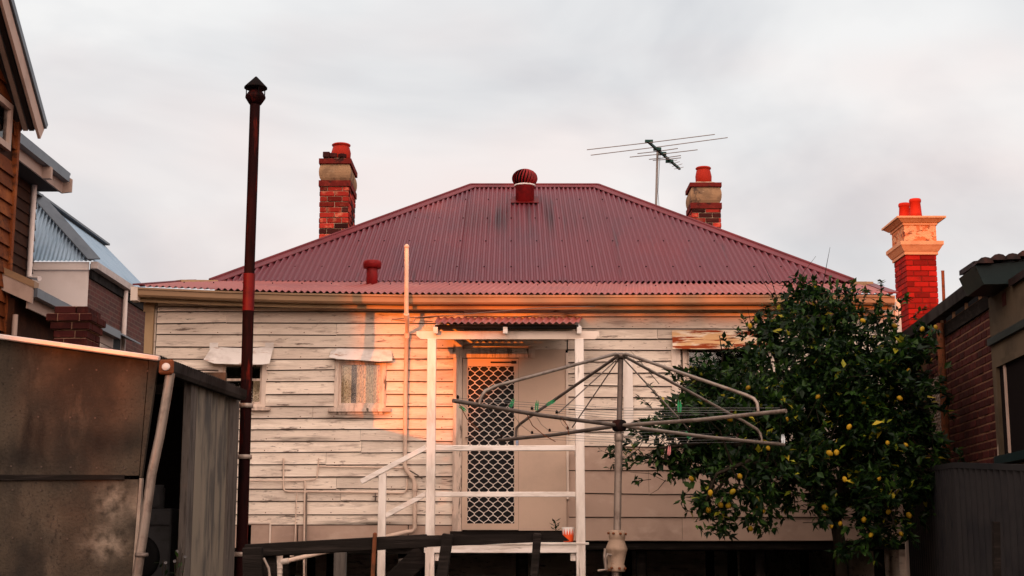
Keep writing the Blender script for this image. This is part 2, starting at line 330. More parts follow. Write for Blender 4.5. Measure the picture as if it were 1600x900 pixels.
M['whiteglaze'] = mat('white_glaze', (.85, .80, .76), rough=.3)
M['curtain'] = mat('lace_curtain', (.86, .66, .42), [((.42, .27, .15), 38, (1, 1, 1), .48, .6), ((.72, .54, .34), 6, (2, 1, .3), .5, .7)], rough=.9)
M['curtaindark'] = mat('dark_patterned_curtain_band', (.05, .04, .035), [((.24, .18, .12), 60, (1, 1, 1), .54, .62)], rough=.9)
for k, c in (('peggreen', (.015, .20, .075)), ('pegblue', (.22, .32, .5)), ('pegpink', (.55, .2, .2)), ('pegwhite', (.6, .66, .7))):
    M[k] = mat(k, c, rough=.4)

def leafmat(name, a, b, c, rough=.38, tr=.25):
    m = bpy.data.materials.new(name); m.use_nodes = True; t = m.node_tree; n = t.nodes.new; l = t.links.new
    bs = t.nodes['Principled BSDF']; bs.inputs['Roughness'].default_value = rough; bs.inputs['Specular IOR Level'].default_value = .14
    g = n('ShaderNodeNewGeometry'); nz = n('ShaderNodeTexNoise'); nz.inputs['Scale'].default_value = 7; nz.inputs['Detail'].default_value = 3
    l(g.outputs['Position'], nz.inputs[0])
    ad = n('ShaderNodeMath'); ad.operation = 'MULTIPLY_ADD'; ad.inputs[1].default_value = .55
    l(g.outputs['Random Per Island'], ad.inputs[0]); sc = n('ShaderNodeMath'); sc.operation = 'MULTIPLY'; sc.inputs[1].default_value = .5
    l(nz.outputs[0], sc.inputs[0]); l(sc.outputs[0], ad.inputs[2])
    cr = n('ShaderNodeValToRGB'); e = cr.color_ramp.elements
    e[0].position = .2; e[0].color = (*a, 1); e[1].position = .8; e[1].color = (*c, 1); x = e.new(.55); x.color = (*b, 1)
    l(ad.outputs[0], cr.inputs[0]); l(cr.outputs[0], bs.inputs['Base Color'])
    ts = n('ShaderNodeBsdfTranslucent'); l(cr.outputs[0], ts.inputs[0])
    mx = n('ShaderNodeMixShader'); mx.inputs[0].default_value = tr
    l(bs.outputs[0], mx.inputs[1]); l(ts.outputs[0], mx.inputs[2]); l(mx.outputs[0], t.nodes['Material Output'].inputs[0])
    return m
M['leaf'] = leafmat('lemon_leaf', (.003, .010, .004), (.007, .021, .006), (.026, .060, .009), .40)
M['leaflight'] = leafmat('fresh_lemon_leaf', (.016, .045, .009), (.028, .070, .012), (.055, .11, .016), .4)
M['leafyellow'] = leafmat('yellowed_lemon_leaf', (.16, .20, .02), (.28, .26, .02), (.42, .32, .03))
M['treeleaf'] = leafmat('blocker_tree_leaf', (.02, .035, .012), (.035, .055, .02), (.06, .085, .03), .6)

def glassmat():
    m = bpy.data.materials.new('window_glass'); m.use_nodes = True; t = m.node_tree; n = t.nodes.new; l = t.links.new
    t.nodes.remove(t.nodes['Principled BSDF'])
    a = n('ShaderNodeBsdfTransparent'); a.inputs[0].default_value = (.93, .94, .94, 1); b = n('ShaderNodeBsdfGlossy'); b.inputs['Roughness'].default_value = .05
    f = n('ShaderNodeFresnel'); f.inputs[0].default_value = 1.5; mx = n('ShaderNodeMixShader')
    l(f.outputs[0], mx.inputs[0]); l(a.outputs[0], mx.inputs[1]); l(b.outputs[0], mx.inputs[2]); l(mx.outputs[0], t.nodes['Material Output'].inputs[0])
    return m
M['glass'] = glassmat()

# one chamfered brick, shared by every brick of every wall
_b = MB(); _b.cbox((0, 0, 0), .222, .05, .076, None, .006)
def brick_mesh(m):
    me = bpy.data.meshes.new('brick'); me.from_pydata([tuple(p) for p in _b.v], [], _b.f); me.materials.append(M[m]); return me
BRICK = {k: brick_mesh(k) for k in ('brick', 'brickdark', 'brickred')}
def brick_face(parent, kind, org, ux, n, width, z0, z1, course=.086, blen=.232, odd=0, jit=.004, limit=None, sink=.008, joint=.011):
    """bricks of one face: org = lower start corner, ux = unit along the face, n = outward normal"""
    ux = Vector(ux); n = Vector(n); org = Vector(org)
    k = 0; z = z0; made = 0
    rest = MB() if limit is not None else None
    while z+course*.6 <= z1:
        s = -blen/2 if (k+odd) % 2 else 0
        while s < width-.02:
            a, b = max(s, 0), min(s+blen, width); s += blen
            if b-a < .05: continue
            h = min(course, z1-z)
            c = org+ux*((a+b)/2)+n*(-.025+sink+random.uniform(-jit, jit)); c.z = z+h/2
            sc = Vector(((b-a-joint)/.222, 1, (h-joint)/.076))
            B = Matrix((ux, n*-1, Vector((0, 0, 1)))).transposed().to_4x4()
            Mx = Matrix.Translation(c) @ B @ Matrix.Rotation(random.uniform(-.008, .008), 4, 'Y') @ Matrix.Diagonal((*sc, 1))
            if limit is not None and made >= limit:
                rest.add([Mx @ p for p in _b.v], _b.f)
            else:
                place(bpy.data.objects.new('brick', BRICK['brickdark' if kind == 'brick' and random.random() < .28 else kind]), Mx, parent); made += 1
        z += course; k += 1
    if rest and rest.v:
        tag(rest.build('brickwork', M[kind], parent), kind='stuff')
    return made

def add_stain(m, centre, radii, col, scale, stretch):
    """a stain of its own shape: streaky noise kept inside an ellipsoid round centre"""
    t = m.node_tree; n = t.nodes.new; l = t.links.new; bs = t.nodes['Principled BSDF']
    src = bs.inputs['Base Color'].links[0].from_socket
    g = n('ShaderNodeNewGeometry'); sb = n('ShaderNodeVectorMath'); sb.operation = 'SUBTRACT'; sb.inputs[1].default_value = centre; l(g.outputs['Position'], sb.inputs[0])
    dv = n('ShaderNodeVectorMath'); dv.operation = 'DIVIDE'; dv.inputs[1].default_value = radii; l(sb.outputs[0], dv.inputs[0])
    le = n('ShaderNodeVectorMath'); le.operation = 'LENGTH'; l(dv.outputs[0], le.inputs[0])
    a = n('ShaderNodeMapRange'); a.interpolation_type = 'SMOOTHSTEP'; a.inputs[1].default_value = 1; a.inputs[2].default_value = .1; l(le.outputs['Value'], a.inputs[0])
    mp = n('ShaderNodeMapping'); mp.inputs['Scale'].default_value = stretch; l(g.outputs['Position'], mp.inputs[0])
    nz = n('ShaderNodeTexNoise'); nz.inputs['Scale'].default_value = scale; nz.inputs['Detail'].default_value = 4; l(mp.outputs[0], nz.inputs[0])
    b = n('ShaderNodeMapRange'); b.inputs[1].default_value = .35; b.inputs[2].default_value = .62; l(nz.outputs[0], b.inputs[0])
    mu = n('ShaderNodeMath'); mu.operation = 'MULTIPLY'; l(a.outputs[0], mu.inputs[0]); l(b.outputs[0], mu.inputs[1])
    mx = n('ShaderNodeMix'); mx.data_type = 'RGBA'; mx.inputs[7].default_value = (*col, 1); l(mu.outputs[0], mx.inputs[0]); l(src, mx.inputs[6]); l(mx.outputs[2], bs.inputs['Base Color'])

def X(u, Y, v=640): return P(u, v, Y).x
def Z(v, Y): return P(800, v, Y).z

# ================================================================ ground
g = MB(); g.add([(-400, -400, 0), (400, -400, 0), (400, 600, 0), (-400, 600, 0)], [(0, 1, 2, 3)])
tag(g.build('ground', M['soil'], None, (0, 0, 0)), kind='structure')

# ================================================================ the weatherboard house
F = 17.0
XL, XR = X(222, F), X(1411, F)
ZB = Z(849, F)
house = thing('weatherboard_house', (0, 22, 0), 'cream weatherboard cottage with maroon hipped iron roof and two brick chimneys', 'house')
holes = [(341, 414, 560, 634), (524, 601, 560, 640), (722, 888, 530, 900), (1066, 1190, 540, 660)]
rowsL = [469, 481, 488, 506, 524, 544, 562, 579, 597, 617, 636, 655, 672, 690, 708, 727, 746, 765, 784, 805, 821]
rowsR = [469, 480, 496, 515, 531, 548, 566, 584, 604, 622, 640, 658, 676, 699]
rowsW = [699, 736, 772, 809, 846]
def hboard(u0, u1, vt, vb, m='board', name='weatherboard', proud=.022, tilt=0, lap=.022):
    x0, x1 = X(u0, F), X(u1, F); zt, zb = Z(vt, F)+lap, Z(vb, F)
    b = MB(); t = tilt
    pr = [(F, zb), (F-proud+.010, zb), (F-proud, zb+.010), (F-.005, zt), (F, zt)]
    vs = [(x0, y, z+t) for y, z in pr]+[(x1, y, z-t) for y, z in pr]
    b.add(vs, [(2, 7, 8, 3), (3, 8, 9, 4), (4, 9, 5, 0), (4, 3, 2, 1, 0)[::-1], (5, 6, 7, 8, 9)[::-1]])
    b.m = 1; b.add(vs, [(0, 5, 6, 1), (1, 6, 7, 2)])  # shade under the board's lip, put into the face colour
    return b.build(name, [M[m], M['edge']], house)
def run(u0, u1, vt, vb, **k):
    seg = [(u0, u1)]; mid = (vt+vb)/2
    for a, b, c, d in holes:
        if c < mid < d:
            s2 = []
            for p, q in seg:
                if b <= p or a >= q: s2.append((p, q)); continue
                if a > p: s2.append((p, a))
                if b < q: s2.append((b, q))
            seg = s2
    for p, q in seg:
        if q-p > 260 and random.random() < .75:
            j = random.uniform(p+80, q-80); hboard(p, j-.25, vt, vb, tilt=random.gauss(0, .0045), **k); hboard(j+.25, q, vt, vb, tilt=random.gauss(0, .0045), **k)
        else: hboard(p, q, vt, vb, tilt=random.gauss(0, .0045) if q-p > 60 else 0, **k)
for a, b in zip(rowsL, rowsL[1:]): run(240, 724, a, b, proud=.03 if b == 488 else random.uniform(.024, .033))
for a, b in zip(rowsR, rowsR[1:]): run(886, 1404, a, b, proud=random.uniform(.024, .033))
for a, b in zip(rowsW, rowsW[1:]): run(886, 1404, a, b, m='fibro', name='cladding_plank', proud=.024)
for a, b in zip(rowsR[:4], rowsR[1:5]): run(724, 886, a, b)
# base sheets under the left boards
for a, b in ((428, 470), (471, 640), (641, 724)):
    c = MB(); c.box(X(a, F), X(b, F)-.004, F-.014, F-.002, ZB+random.uniform(-.05, -.02), Z(818, F)); c.build('base_sheet', M['fibro'], house)
c = MB(); c.box(X(399, F), X(427, F), F-.03, F-.004, ZB-.05, Z(818.5, F)); c.build('access_hatch', M['fibro'], house)
c = MB(); c.box(X(386, F), X(428, F), F-.045, F-.006, Z(818.2, F), Z(815.5, F)); c.box(X(427.3, F), X(429.5, F), F-.045, F-.006, ZB-.05, Z(818.4, F)); c.build('hatch_frame', M['trim'], house)
c = MB(); c.box(X(240, F), X(384, F), F-.012, F-.002, ZB-.05, Z(821, F)); c.build('base_sheet', M['fibro'], house)
# body behind the boards
c = MB(); c.box(XL+.02, XL+.12, F+.02, 29, .75, Z(466, F)); c.build('side_wall', M['board'], house)
c = MB(); c.box(XR-.12, XR-.02, F+.02, 29, .75, Z(466, F)); c.build('side_wall', M['board'], house)
c = MB(); c.box(XL+.02, XR-.02, 29, 29.1, .05, Z(466, F)); c.build('back_wall', M['board'], house)
c = MB(); c.box(XL+.121, XR-.121, F+1.2, F+1.25, ZB-.1, Z(470, F)); c.build('inner_wall', M['dark'], house)
c = MB(); c.box(XL+.121, XR-.121, F+.05, 28.9, ZB-.02, ZB+.03); c.build('floor', M['dark'], house)
for s in (XL+.06, XR-.06):
    c = MB(); c.box(s-.02, s+.02, F+.4, 29, .0, .749); c.build('base_wall', M['dark'], house)
for i in range(7):
    x = XL+.3+i*(XR-XL-.6)/6
    for j in range(3):
        c = MB(); c.lathe((x, F+.25+j*2.2, 0), [(.07, 0), (.068, .6), (.064, ZB-.03)], 8); c.build('stump', M['darkwood'], house)
c = MB(); c.box(X(908, F), X(1411, F), F+.0, F+.07, ZB-.07, ZB-.003); c.build('bearer', M['darkwood'], house)
c = MB(); c.box(X(240, F), X(724, F), F+.03, F+.1, ZB-.12, ZB-.052); c.build('bearer', M['darkwood'], house)
# corner boards
c = MB(); c.box(X(222, F), X(235, F), F-.05, F+.06, .9, Z(468, F)); c.build('corner_board', M['tan'], house)
c = MB(); c.box(X(219, F), X(236, F), F-.06, F-.051, Z(488, F), Z(475, F)); c.build('corner_block', M['tan'], house)
c = MB(); c.box(X(1404, F), X(1413, F), F-.05, F+.06, .3, Z(468, F)); c.build('corner_board', M['trim'], house)
# nail heads
c = MB()
for rows, u0, u1 in ((rowsL, 245, 720), (rowsR, 915, 1060)):
    for a, b in zip(rows, rows[1:]):
        for u in (265, 338, 418, 470, 522, 612, 690, 930, 990, 1045):
            if u0 < u < u1 and b-a > 10 and not any(p-3 < u < q+3 and r_ < (a+b)/2 < s_ for p, q, r_, s_ in holes) and random.random() < .75:
                p = Vector((X(u+random.uniform(-3, 3), F), F-.021, Z(b-4, F))); c.cbox(p, .011, .008, .011)
c.build('nail_heads', M['rust'], house)['kind'] = 'stuff'

# ---- windows
def window(u0, u1, v0, v1, bars, sill=True, m='trim', sash='oldtrim'):
    x0, x1, z0, z1 = X(u0, F), X(u1, F), Z(v1, F), Z(v0, F); t = .05; yf = F-.035
    f = MB(); f.box(x0, x0+t, yf, F+.12, z0, z1); f.box(x1-t, x1, yf, F+.12, z0, z1)
    f.box(x0+t, x1-t, yf+.004, F+.12, z1-t, z1); f.box(x0+t, x1-t, yf+.004, F+.12, z0, z0+.035)
    o = f.build('window', M[m], house)
    xi0, xi1, zi0, zi1 = x0+t, x1-t, z0+.035, z1-t
    s = MB(); q = .028; y0, y1 = F+.0, F+.035
    s.box(xi0, xi0+q, y0, y1, zi0, zi1); s.box(xi1-q, xi1, y0, y1, zi0, zi1); s.box(xi0+q, xi1-q, y0, y1, zi0, zi0+q); s.box(xi0+q, xi1-q, y0, y1, zi1-q, zi1)
    s.build('sash', M[sash], o)
    zs = [zi0+q]+[zi0+q+(zi1-zi0-2*q)*b for b in bars]+[zi1-q]
    for b in zs[1:-1]:
        k = MB(); k.box(xi0+q, xi1-q, y0+.004, y1-.002, b-.014, b+.014); k.build('glazing_bar', M[sash], o)
    for a, b in zip(zs, zs[1:]):
        k = MB(); k.box(xi0+q, xi1-q, F+.016, F+.021, a+.0145*(a != zs[0]), b-.0145*(b != zs[-1])); k.build('pane', M['glass'], o)
    if sill:
        k = MB(); k.box(x0-.07, x1+.06, F-.075, F-.0, z0-.045, z0-.002); k.build('sill', M[sash], o)
    return o, xi0, xi1, zi0, zi1
def hood(par, pts_top, pts_bot, m, out=.16):     # bent sheet over a window
    n = len(pts_top); vs = []; T = .004
    for (u, v) in pts_top: p = P(u, v, F-.03); vs.append(p)
    for (u, v) in pts_bot: p = P(u, v, F-.03-out); vs.append(p)
    fs = [(i, i+1, n+i+1, n+i) for i in range(n-1)]
    vs2 = [p+Vector((0, .006, .006)) for p in vs]
    k = MB(); k.add(vs, [f[::-1] for f in fs]); k.add(vs2, fs)
    b = [i for i in range(n)]+[2*n-1-i for i in range(n)]
    N_ = len(b); k.add(vs+vs2, [(b[i], b[(i+1) % N_], b[(i+1) % N_]+2*n, b[i]+2*n) for i in range(N_)])
    return k.build('hood', M[m], par)
w1, *r1 = window(340, 415, 562, 636, [.62])
hood(w1, [(330, 544), (345, 543), (380, 545), (414, 543), (427, 543)], [(318, 562), (335, 568), (380, 569.5), (410, 569.5), (421, 568)], 'hood')
for u in (334, 421):
    k = MB(); a = P(u, 541, F-.03); k.box(a.x-.05, a.x+.05, F-.034, F-.026, Z(547, F), Z(536, F)); k.build('hood_tab', M['hood'], w1)
k = MB(); k.box(r1[0]+.33, r1[1], F+.2, F+.22, r1[2], r1[2]+.30)
for i in range(3): k.lathe((r1[0]+.40+i*.05, F+.14, r1[2]), [(.02, 0), (.024, .1+.06*i), (.012, .16+.06*i)], 8)
k.build('sill_bottles', M['curtain'], w1)
w2, a0, a1, b0, b1 = window(522, 603, 560, 638, [], m='oldtrim')
hood(w2, [(517, 549), (528, 545), (565, 546), (600, 547), (612, 549)], [(514, 558), (527, 561), (565, 563), (592, 565), (613, 564)], 'hood', .1)
def curtain(par, x0, x1, z0, z1, y, m, waves, amp=.02):
    k = MB(); n = waves*6; vs = []
    for i in range(n+1):
        f = i/n; yy = y+amp*math.sin(f*waves*2*math.pi)+.008*math.sin(f*17)
        vs += [(x0+(x1-x0)*f, yy, z0), (x0+(x1-x0)*f, yy, z1)]
    k.add(vs, [(2*i, 2*i+2, 2*i+3, 2*i+1) for i in range(n)], True); return k.build('curtain', M[m], par)
wd = a1-a0
curtain(w2, a0+.02, a0+wd*.28, b0, b1, F+.05, 'curtain', 2); curtain(w2, a0+wd*.27, a0+wd*.40, b0, b1, F+.055, 'curtaindark', 2, .008); curtain(w2, a0+wd*.39, a1-.01, b0, b1, F+.05, 'curtain', 7)
k = MB(); k.box(X(517, F), X(600, F), F-.04, F-.024, Z(648, F), Z(641, F)); k.build('apron', M['oldtrim'], w2)
w3, *_ = window(1068, 1188, 530, 665, [.5], m='oldtrim')
hood(w3, [(1050, 517), (1090, 516), (1150, 516), (1215, 517)], [(1051, 545), (1090, 545.5), (1150, 545), (1215, 545)], 'rusthood', .12)
k = MB(); k.box(X(1050, F), X(1064, F), F-.045, F-.026, Z(668, F), Z(545, F)); k.build('architrave', M['trim'], w3)
k = MB(); k.box(X(974, F), X(989, F), F-.045, F-.026, Z(682, F), Z(560, F)); k.build('cover_board', M['white'], house)

# ---- door, frame and side panel under the porch
k = MB(); k.box(X(708, F), X(722, F), F-.06, F+.1, ZB-.02, Z(531, F)); k.build('door_post', M['oldtrim'], house)
k = MB(); k.box(X(702, F), X(836, F), F-.075, F-.061, Z(560, F), Z(546, F)); k.build('door_head', M['oldtrim'], house)
k = MB(); k.box(X(722, F), X(886, F), F-.02, F+.05, Z(546.3, F), Z(530, F)); k.build('head_panel', M['board'], house)
dx0, dx1, dz0, dz1 = X(722.6, F), X(810, F), Z(828, F), Z(561, F)
gx0, gx1, gz0, gz1 = X(731, F), X(803.5, F), Z(818, F), Z(573, F)
f = MB(); y0, y1 = F-.045, F-.005
f.box(dx0, gx0, y0, y1, dz0, dz1); f.box(gx1, dx1, y0, y1, dz0, dz1); f.box(gx0, gx1, y0, y1, dz0, gz0); f.box(gx0, gx1, y0, y1, gz1, dz1)
door = f.build('screen_door', M['panel'], house)
gr = MB(); dxp = (gx1-gx0)/5; dzp = dxp; rows_ = int((gz1-gz0)/dzp*8)
for i in range(11):
    for sgn in (1,):
        pts = []
        x = gx0+i*dxp/2
        ph = 0 if i % 2 == 0 else 1
        for j in range(rows_+1):
            z = gz0+j*dzp/8; t = math.cos(2*math.pi*(z-gz0)/dzp)*(1 if ph else -1)
            xx = x+dxp*.25*(max(-1, min(1, t*1.12)))
            if z <= gz1 and gx0-.001 <= xx <= gx1+.001: pts.append((xx, F-.02, z))
        if len(pts) > 3: gr.tube(pts, .0052, 4, False)
gr.build('grille', M['grillemetal'], door)
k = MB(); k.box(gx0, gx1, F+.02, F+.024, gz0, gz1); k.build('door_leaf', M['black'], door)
k = MB(); p = P(728, 684, F-.05); k.tube([p, p+Vector((.0, -.05, 0)), p+Vector((.09, -.06, -.004))], .008, 6); k.build('handle', M['galvdark'], door)
k = MB(); p = P(803, 566, F-.06); k.tube([p+Vector((-.28, 0, 0)), p], .009, 6); k.cbox(p, .06, .03, .03); k.build('door_closer', M['black'], door)
k = MB(); k.box(X(810.3, F), X(884, F), F-.04, F-.004, Z(829, F), Z(546.8, F)); k.build('side_panel', M['panel'], house)
k = MB(); k.box(X(884.2, F), X(888, F), F-.055, F-.002, Z(780, F), Z(552, F)); k.build('panel_strip', M['trim'], house)
k = MB(); k.box(X(884.2, F), X(898, F), F-.012, F-.003, Z(846, F), Z(700, F)); k.build('side_panel', M['fibro'], house)
k = MB(); k.box(X(705, F), X(886, F), F-.10, F-.0, Z(846, F), Z(830, F)); k.build('threshold', M['darkwood'], house)

# ---- gutter, eaves
gp = [(213, 449), (330, 454), (450, 458), (640, 461), (960, 461.5), (1340, 461), (1398, 462)]
YG = 16.62
def gutter_mesh(mb, pts, hgt=.105, dep=.11, n=1):
    prof = [(0, 0), (-.012, -.004), (-.012, .0), (0, -.018), (0, -hgt+.02), (.015, -hgt), (dep, -hgt), (dep, -.006), (dep-.006, -.006), (dep-.006, -hgt+.006), (.018, -hgt+.006), (.007, -hgt+.024), (.007, -.002)]
    prof = [(-.014, .0), (-.014, -.022), (0, -.026), (0, -hgt+.02), (.018, -hgt), (dep, -hgt), (dep, 0), (dep-.005, 0), (dep-.005, -hgt+.005), (.02, -hgt+.005), (.006, -hgt+.022), (.006, 0)]
    m = len(prof); vs = []
    for p in pts:
        for a, b in prof: vs.append(Vector(p)+Vector((0, a, b)))
    fs = [(i*m+k, i*m+(k+1) % m, (i+1)*m+(k+1) % m, (i+1)*m+k) for i in range(len(pts)-1) for k in range(m)]
    fs += [tuple(range(m)), tuple(range((len(pts)-1)*m, len(pts)*m))[::-1]]
    return mb.add(vs, [f[::-1] for f in fs])
GP = [P(u, v, YG) for u, v in gp]
k = MB(); gutter_mesh(k, GP); k.build('gutter', M['gutter'], house)
k = MB()
for a, b in zip(GP, GP[1:]):
    k.hexa([a+Vector((0, .13, -.15)), b+Vector((0, .13, -.15)), b+Vector((0, .16, -.15)), a+Vector((0, .16, -.15)), a+Vector((0, .13, -.01)), b+Vector((0, .13, -.01)), b+Vector((0, .16, -.01)), a+Vector((0, .16, -.01))])
k.build('fascia', M['tan'], house)
k = MB(); k.box(GP[0].x, GP[-1].x, YG+.17, F+.1, Z(467.5, F), Z(466.5, F)+.02); k.build('soffit', M['trim'], house)
k = MB(); p = GP[0]; k.box(p.x-.06, p.x+.02, YG-.02, YG+.13, p.z-.16, p.z+.005); k.build('rainhead', M['pvc'], house)
# ---- rear skillion roof
def up_normal(a, b, c):
    n = (Vector(b)-Vector(a)).cross(Vector(c)-Vector(a)).normalized(); return n if n.z > 0 else -n
YT = 19.2
tp = {213: P(262, 441, YT), 1398: P(1362, 443, YT)}
T0, T1 = P(300, 439.5, YT), P(1352, 443, YT)
k = MB()
ev = [p+Vector((0, .05, .03)) for p in GP]
for i in range(len(ev)-1):
    fa = (ev[i].x-ev[0].x)/(ev[-1].x-ev[0].x); fb = (ev[i+1].x-ev[0].x)/(ev[-1].x-ev[0].x)
    a, b = T0.lerp(T1, fa), T0.lerp(T1, fb)
    k.corr(ev[i], ev[i+1], a, b, up_normal(ev[i], ev[i+1], b), amp=.013, n=8)
sk = k.build('rear_roof', M['roof2'], house)
k = MB(); k.beam(P(279, 441, 18.4), P(336, 441.5, 19.0), .1, .06); k.build('gutter_stub', M['tan'], house)
k = MB(); k.beam(P(1338, 443.5, 19.0), P(1359, 443.5, 18.6), .1, .06); k.build('gutter_stub', M['tan'], house)
for s, t in ((ev[0], T0), (ev[-1], T1)):
    k = MB(); k.beam(s+Vector((0, 0, .015)), t+Vector((0, 0, .015)), .12, .02); k.build('barge_flashing', M['ridge'], house)
# ---- main hipped roof
YE, YR = 19.1, 24.0
E0, E1 = P(329, 440.5, YE), P(1333, 441, YE); R0, R1 = P(736, 291, YR), P(934, 291, YR)
E1.z = E0.z; R1.z = R0.z = (R0.z+R1.z)/2
A0, A1 = Vector((R0.x, YE, E0.z)), Vector((R1.x, YE, E0.z))
nF = up_normal(A0, A1, R0)
k = MB()
k.corr(E0, A0, E0, R0, nF, rows=8, amp=.018, n=8, lap=.006); k.corr(A0, A1, R0, R1, nF, rows=8, amp=.018, n=8, lap=.006); k.corr(A1, E1, R1, E1, nF, rows=8, amp=.018, n=8, lap=.006)
Y2 = 2*YR-YE; B0, B1 = Vector((E0.x, Y2, E0.z)), Vector((E1.x, Y2, E0.z))
for e0, e1, r in ((E0, B0, R0), (B1, E1, R1)):
    m_ = (e0+e1)/2; n_ = up_normal(e0, e1, r)
    k.corr(e0, m_, e0, r, n_); k.corr(m_, e1, r, e1, n_)
k.corr(B0, Vector((R0.x, Y2, E0.z)), B0, R0, up_normal(B0, B1, R0)); k.corr(Vector((R0.x, Y2, E0.z)), Vector((R1.x, Y2, E0.z)), R0, R1, up_normal(B0, B1, R0)); k.corr(Vector((R1.x, Y2, E0.z)), B1, R1, B1, up_normal(B0, B1, R0))
roof = k.build('roof', M['roof'], house)
k = MB(); k.box(E0.x+.05, E1.x-.05, YE+.05, Y2-.05, E0.z-.6, E0.z-.02); k.build('roof_void', M['dark'], house)
def flashing(a, b, nl, nr, wd=.15, lift=.03):
    a, b = Vector(a), Vector(b); d = (b-a).normalized(); up = (Vector(nl)+Vector(nr)).normalized()
    sl = d.cross(Vector(nl)).normalized(); sr = d.cross(Vector(nr)).normalized()
    k = MB(); o = up*lift
    L_ = sl*wd; R_ = -sr*wd
    if L_.z > 0: L_ = -L_
    if R_.z > 0: R_ = -R_
    q = Vector((0, 0, .012))
    vs = [a+o, b+o, b+o+L_, a+o+L_, a+o+R_, b+o+R_]
    vs += [p-q for p in vs]
    k.add(vs, [(0, 1, 2, 3), (1, 0, 4, 5), (9, 8, 7, 6), (11, 10, 6, 7), (3, 2, 8, 9), (5, 4, 10, 11)])
    k.tube([a+o+up*.004, b+o+up*.004], .02, 8)
    return k.build('ridge_capping', M['ridge'], roof)
nLs, nRs = up_normal(E0, B0, R0), up_normal(E1, B1, R1); nBk = up_normal(B0, B1, R0)
flashing(R0, R1, nF, nBk); flashing(E0, R0, nF, nLs); flashing(R1, E1, nF, nRs); flashing(B0, R0, nBk, nLs); flashing(R1, B1, nBk, nRs)
k = MB()
for f, st in ((.12, .38), (.36, .38), (.60, .38), (.82, .38)):
    x = E0.x+.3
    while x < E1.x-.2:
        fx = min((x-E0.x)/(R0.x-E0.x), (E1.x-x)/(E1.x-R1.x), 1)
        if f < fx-.05:
            p = Vector((x, YE, E0.z)).lerp(Vector((x, YR, R0.z)), f)+nF*.012; k.cbox(p+nF*.006, .02, .02, .014)
        x += st
for i in range(24):
    f = (i+.5)/24; p = ev[0].lerp(ev[-1], f).lerp(T0.lerp(T1, f), .55)+Vector((0, 0, .01)); k.cbox(p, .014, .014, .012)
tag(k.build('roof_screws', M['flueblack'], roof), kind='stuff')

# ---- spinning roof ventilator
pv = P(820, 304, 23.05); fz = (pv.y-YE)/(YR-YE); pv.z = E0.z+(R0.z-E0.z)*fz
k = MB(); k.lathe(pv+Vector((0, 0, -.05)), [(.155, -.1), (.155, .28), (.165, .29), (.165, .31), (.15, .32)], 20)
ven = k.build('roof_ventilator', M['red'], house)
k = MB(); a = pv+nF*.03; xd = Vector((1, 0, 0)); sd = (R0-A0).normalized()
k.cbox(a, .46, .42, .012, Matrix((xd, sd, nF)).transposed(), .003); k.build('base_plate', M['plate'], ven)
zt = pv.z+.27
k = MB(); k.lathe((pv.x, pv.y, zt-.005), [(.165, -.012), (.178, -.01), (.178, .012), (.165, .014)], 24); k.build('collar', M['hood'], ven)
k = MB(); k.lathe((pv.x, pv.y, zt+.01), [(.13, 0), (.165, .06), (.17, .13), (.12, .22), (.05, .25)], 16); k.build('core', M['flueblack'], ven)
k = MB(); k.lathe((pv.x, pv.y, zt+.245), [(.08, .0), (.09, .02), (.05, .035), (.005, .04)], 16); k.build('cap', M['red'], ven)
for i in range(22):
    a0_ = 2*math.pi*i/22; k = MB(); vs = []
    for j in range(9):
        t = j/8; r = .205*math.sqrt(max(.03, 1-((t-.42)/.62)**2))
        z = zt+.012+.26*t; tw = a0_+t*.35
        for da, dr in ((0, 0), (.17, .022)):
            vs.append((pv.x+(r+dr-.012)*math.cos(tw+da), pv.y+(r+dr-.012)*math.sin(tw+da), z))
    k.add(vs, [(2*j, 2*j+1, 2*j+3, 2*j+2) for j in range(8)], True); k.build('vane', M['red'], ven)
# ---- small red vent and white vent pipe
pb = P(581, 447, 18.6)
k = MB(); k.lathe(pb+Vector((0, 0, -.1)), [(.075, 0), (.075, .36), (.07, .37)], 16); vp = k.build('roof_vent', M['red'], house)
k = MB(); k.lathe(pb+Vector((0, 0, .24)), [(.095, 0), (.118, .003), (.120, .085), (.112, .098), (.05, .108)], 18); k.build('vent_cap', M['red'], vp)
k = MB(); k.cbox(pb+Vector((.0, -.05, -.02)), .42, .3, .012, Matrix.Rotation(R(13), 3, 'X')); k.build('vent_flashing', M['ridge'], vp)
ps = [P(635.5, 388, 16.5), P(635, 490, 16.5), P(636.5, 503, 16.6), P(636, 520, 16.93), P(634, 600, 16.93), P(632.5, 728, 16.93), P(635, 735, 16.93), P(646, 748, 16.93), P(648, 758, 16.93), P(648, 824, 16.93), P(645, 830, 16.93), P(636, 831, 16.92), P(615, 836, 16.9), P(560, 850, 16.75), P(450, 876, 16.55), P(440, 879, 16.5)]
k = MB(); k.tube(ps, .026, 10); vpipe = k.build('waste_vent_pipe', M['pipe'], house)
for i in (1, 3, 8): 
    k = MB(); d = (ps[i+1]-ps[i]).normalized(); k.tube([ps[i], ps[i]+d*.07], .033, 10); k.build('pipe_joint', M['pipe'], vpipe)
k = MB(); k.lathe(P(635.5, 388, 16.5), [(.024, 0), (.03, .01), (.03, .03), (.012, .05)], 10); k.build('pipe_cap', M['pipe'], vpipe)
a = P(437, 872, 16.5); k = MB(); k.tube([a+Vector((0, 0, .06)), Vector((a.x, a.y, 0.02))], .036, 10); k.tube([a+Vector((-.05, 0, -.055)), a+Vector((.1, 0, -.03))], .034, 10); k.lathe(a+Vector((0, 0, .05)), [(.042, 0), (.042, .03), (.03, .05)], 10)
for z in (-.12, -.17, -.23, -.29): k.lathe(a+Vector((0, 0, z)), [(.037, 0), (.041, .008), (.037, .016)], 10)
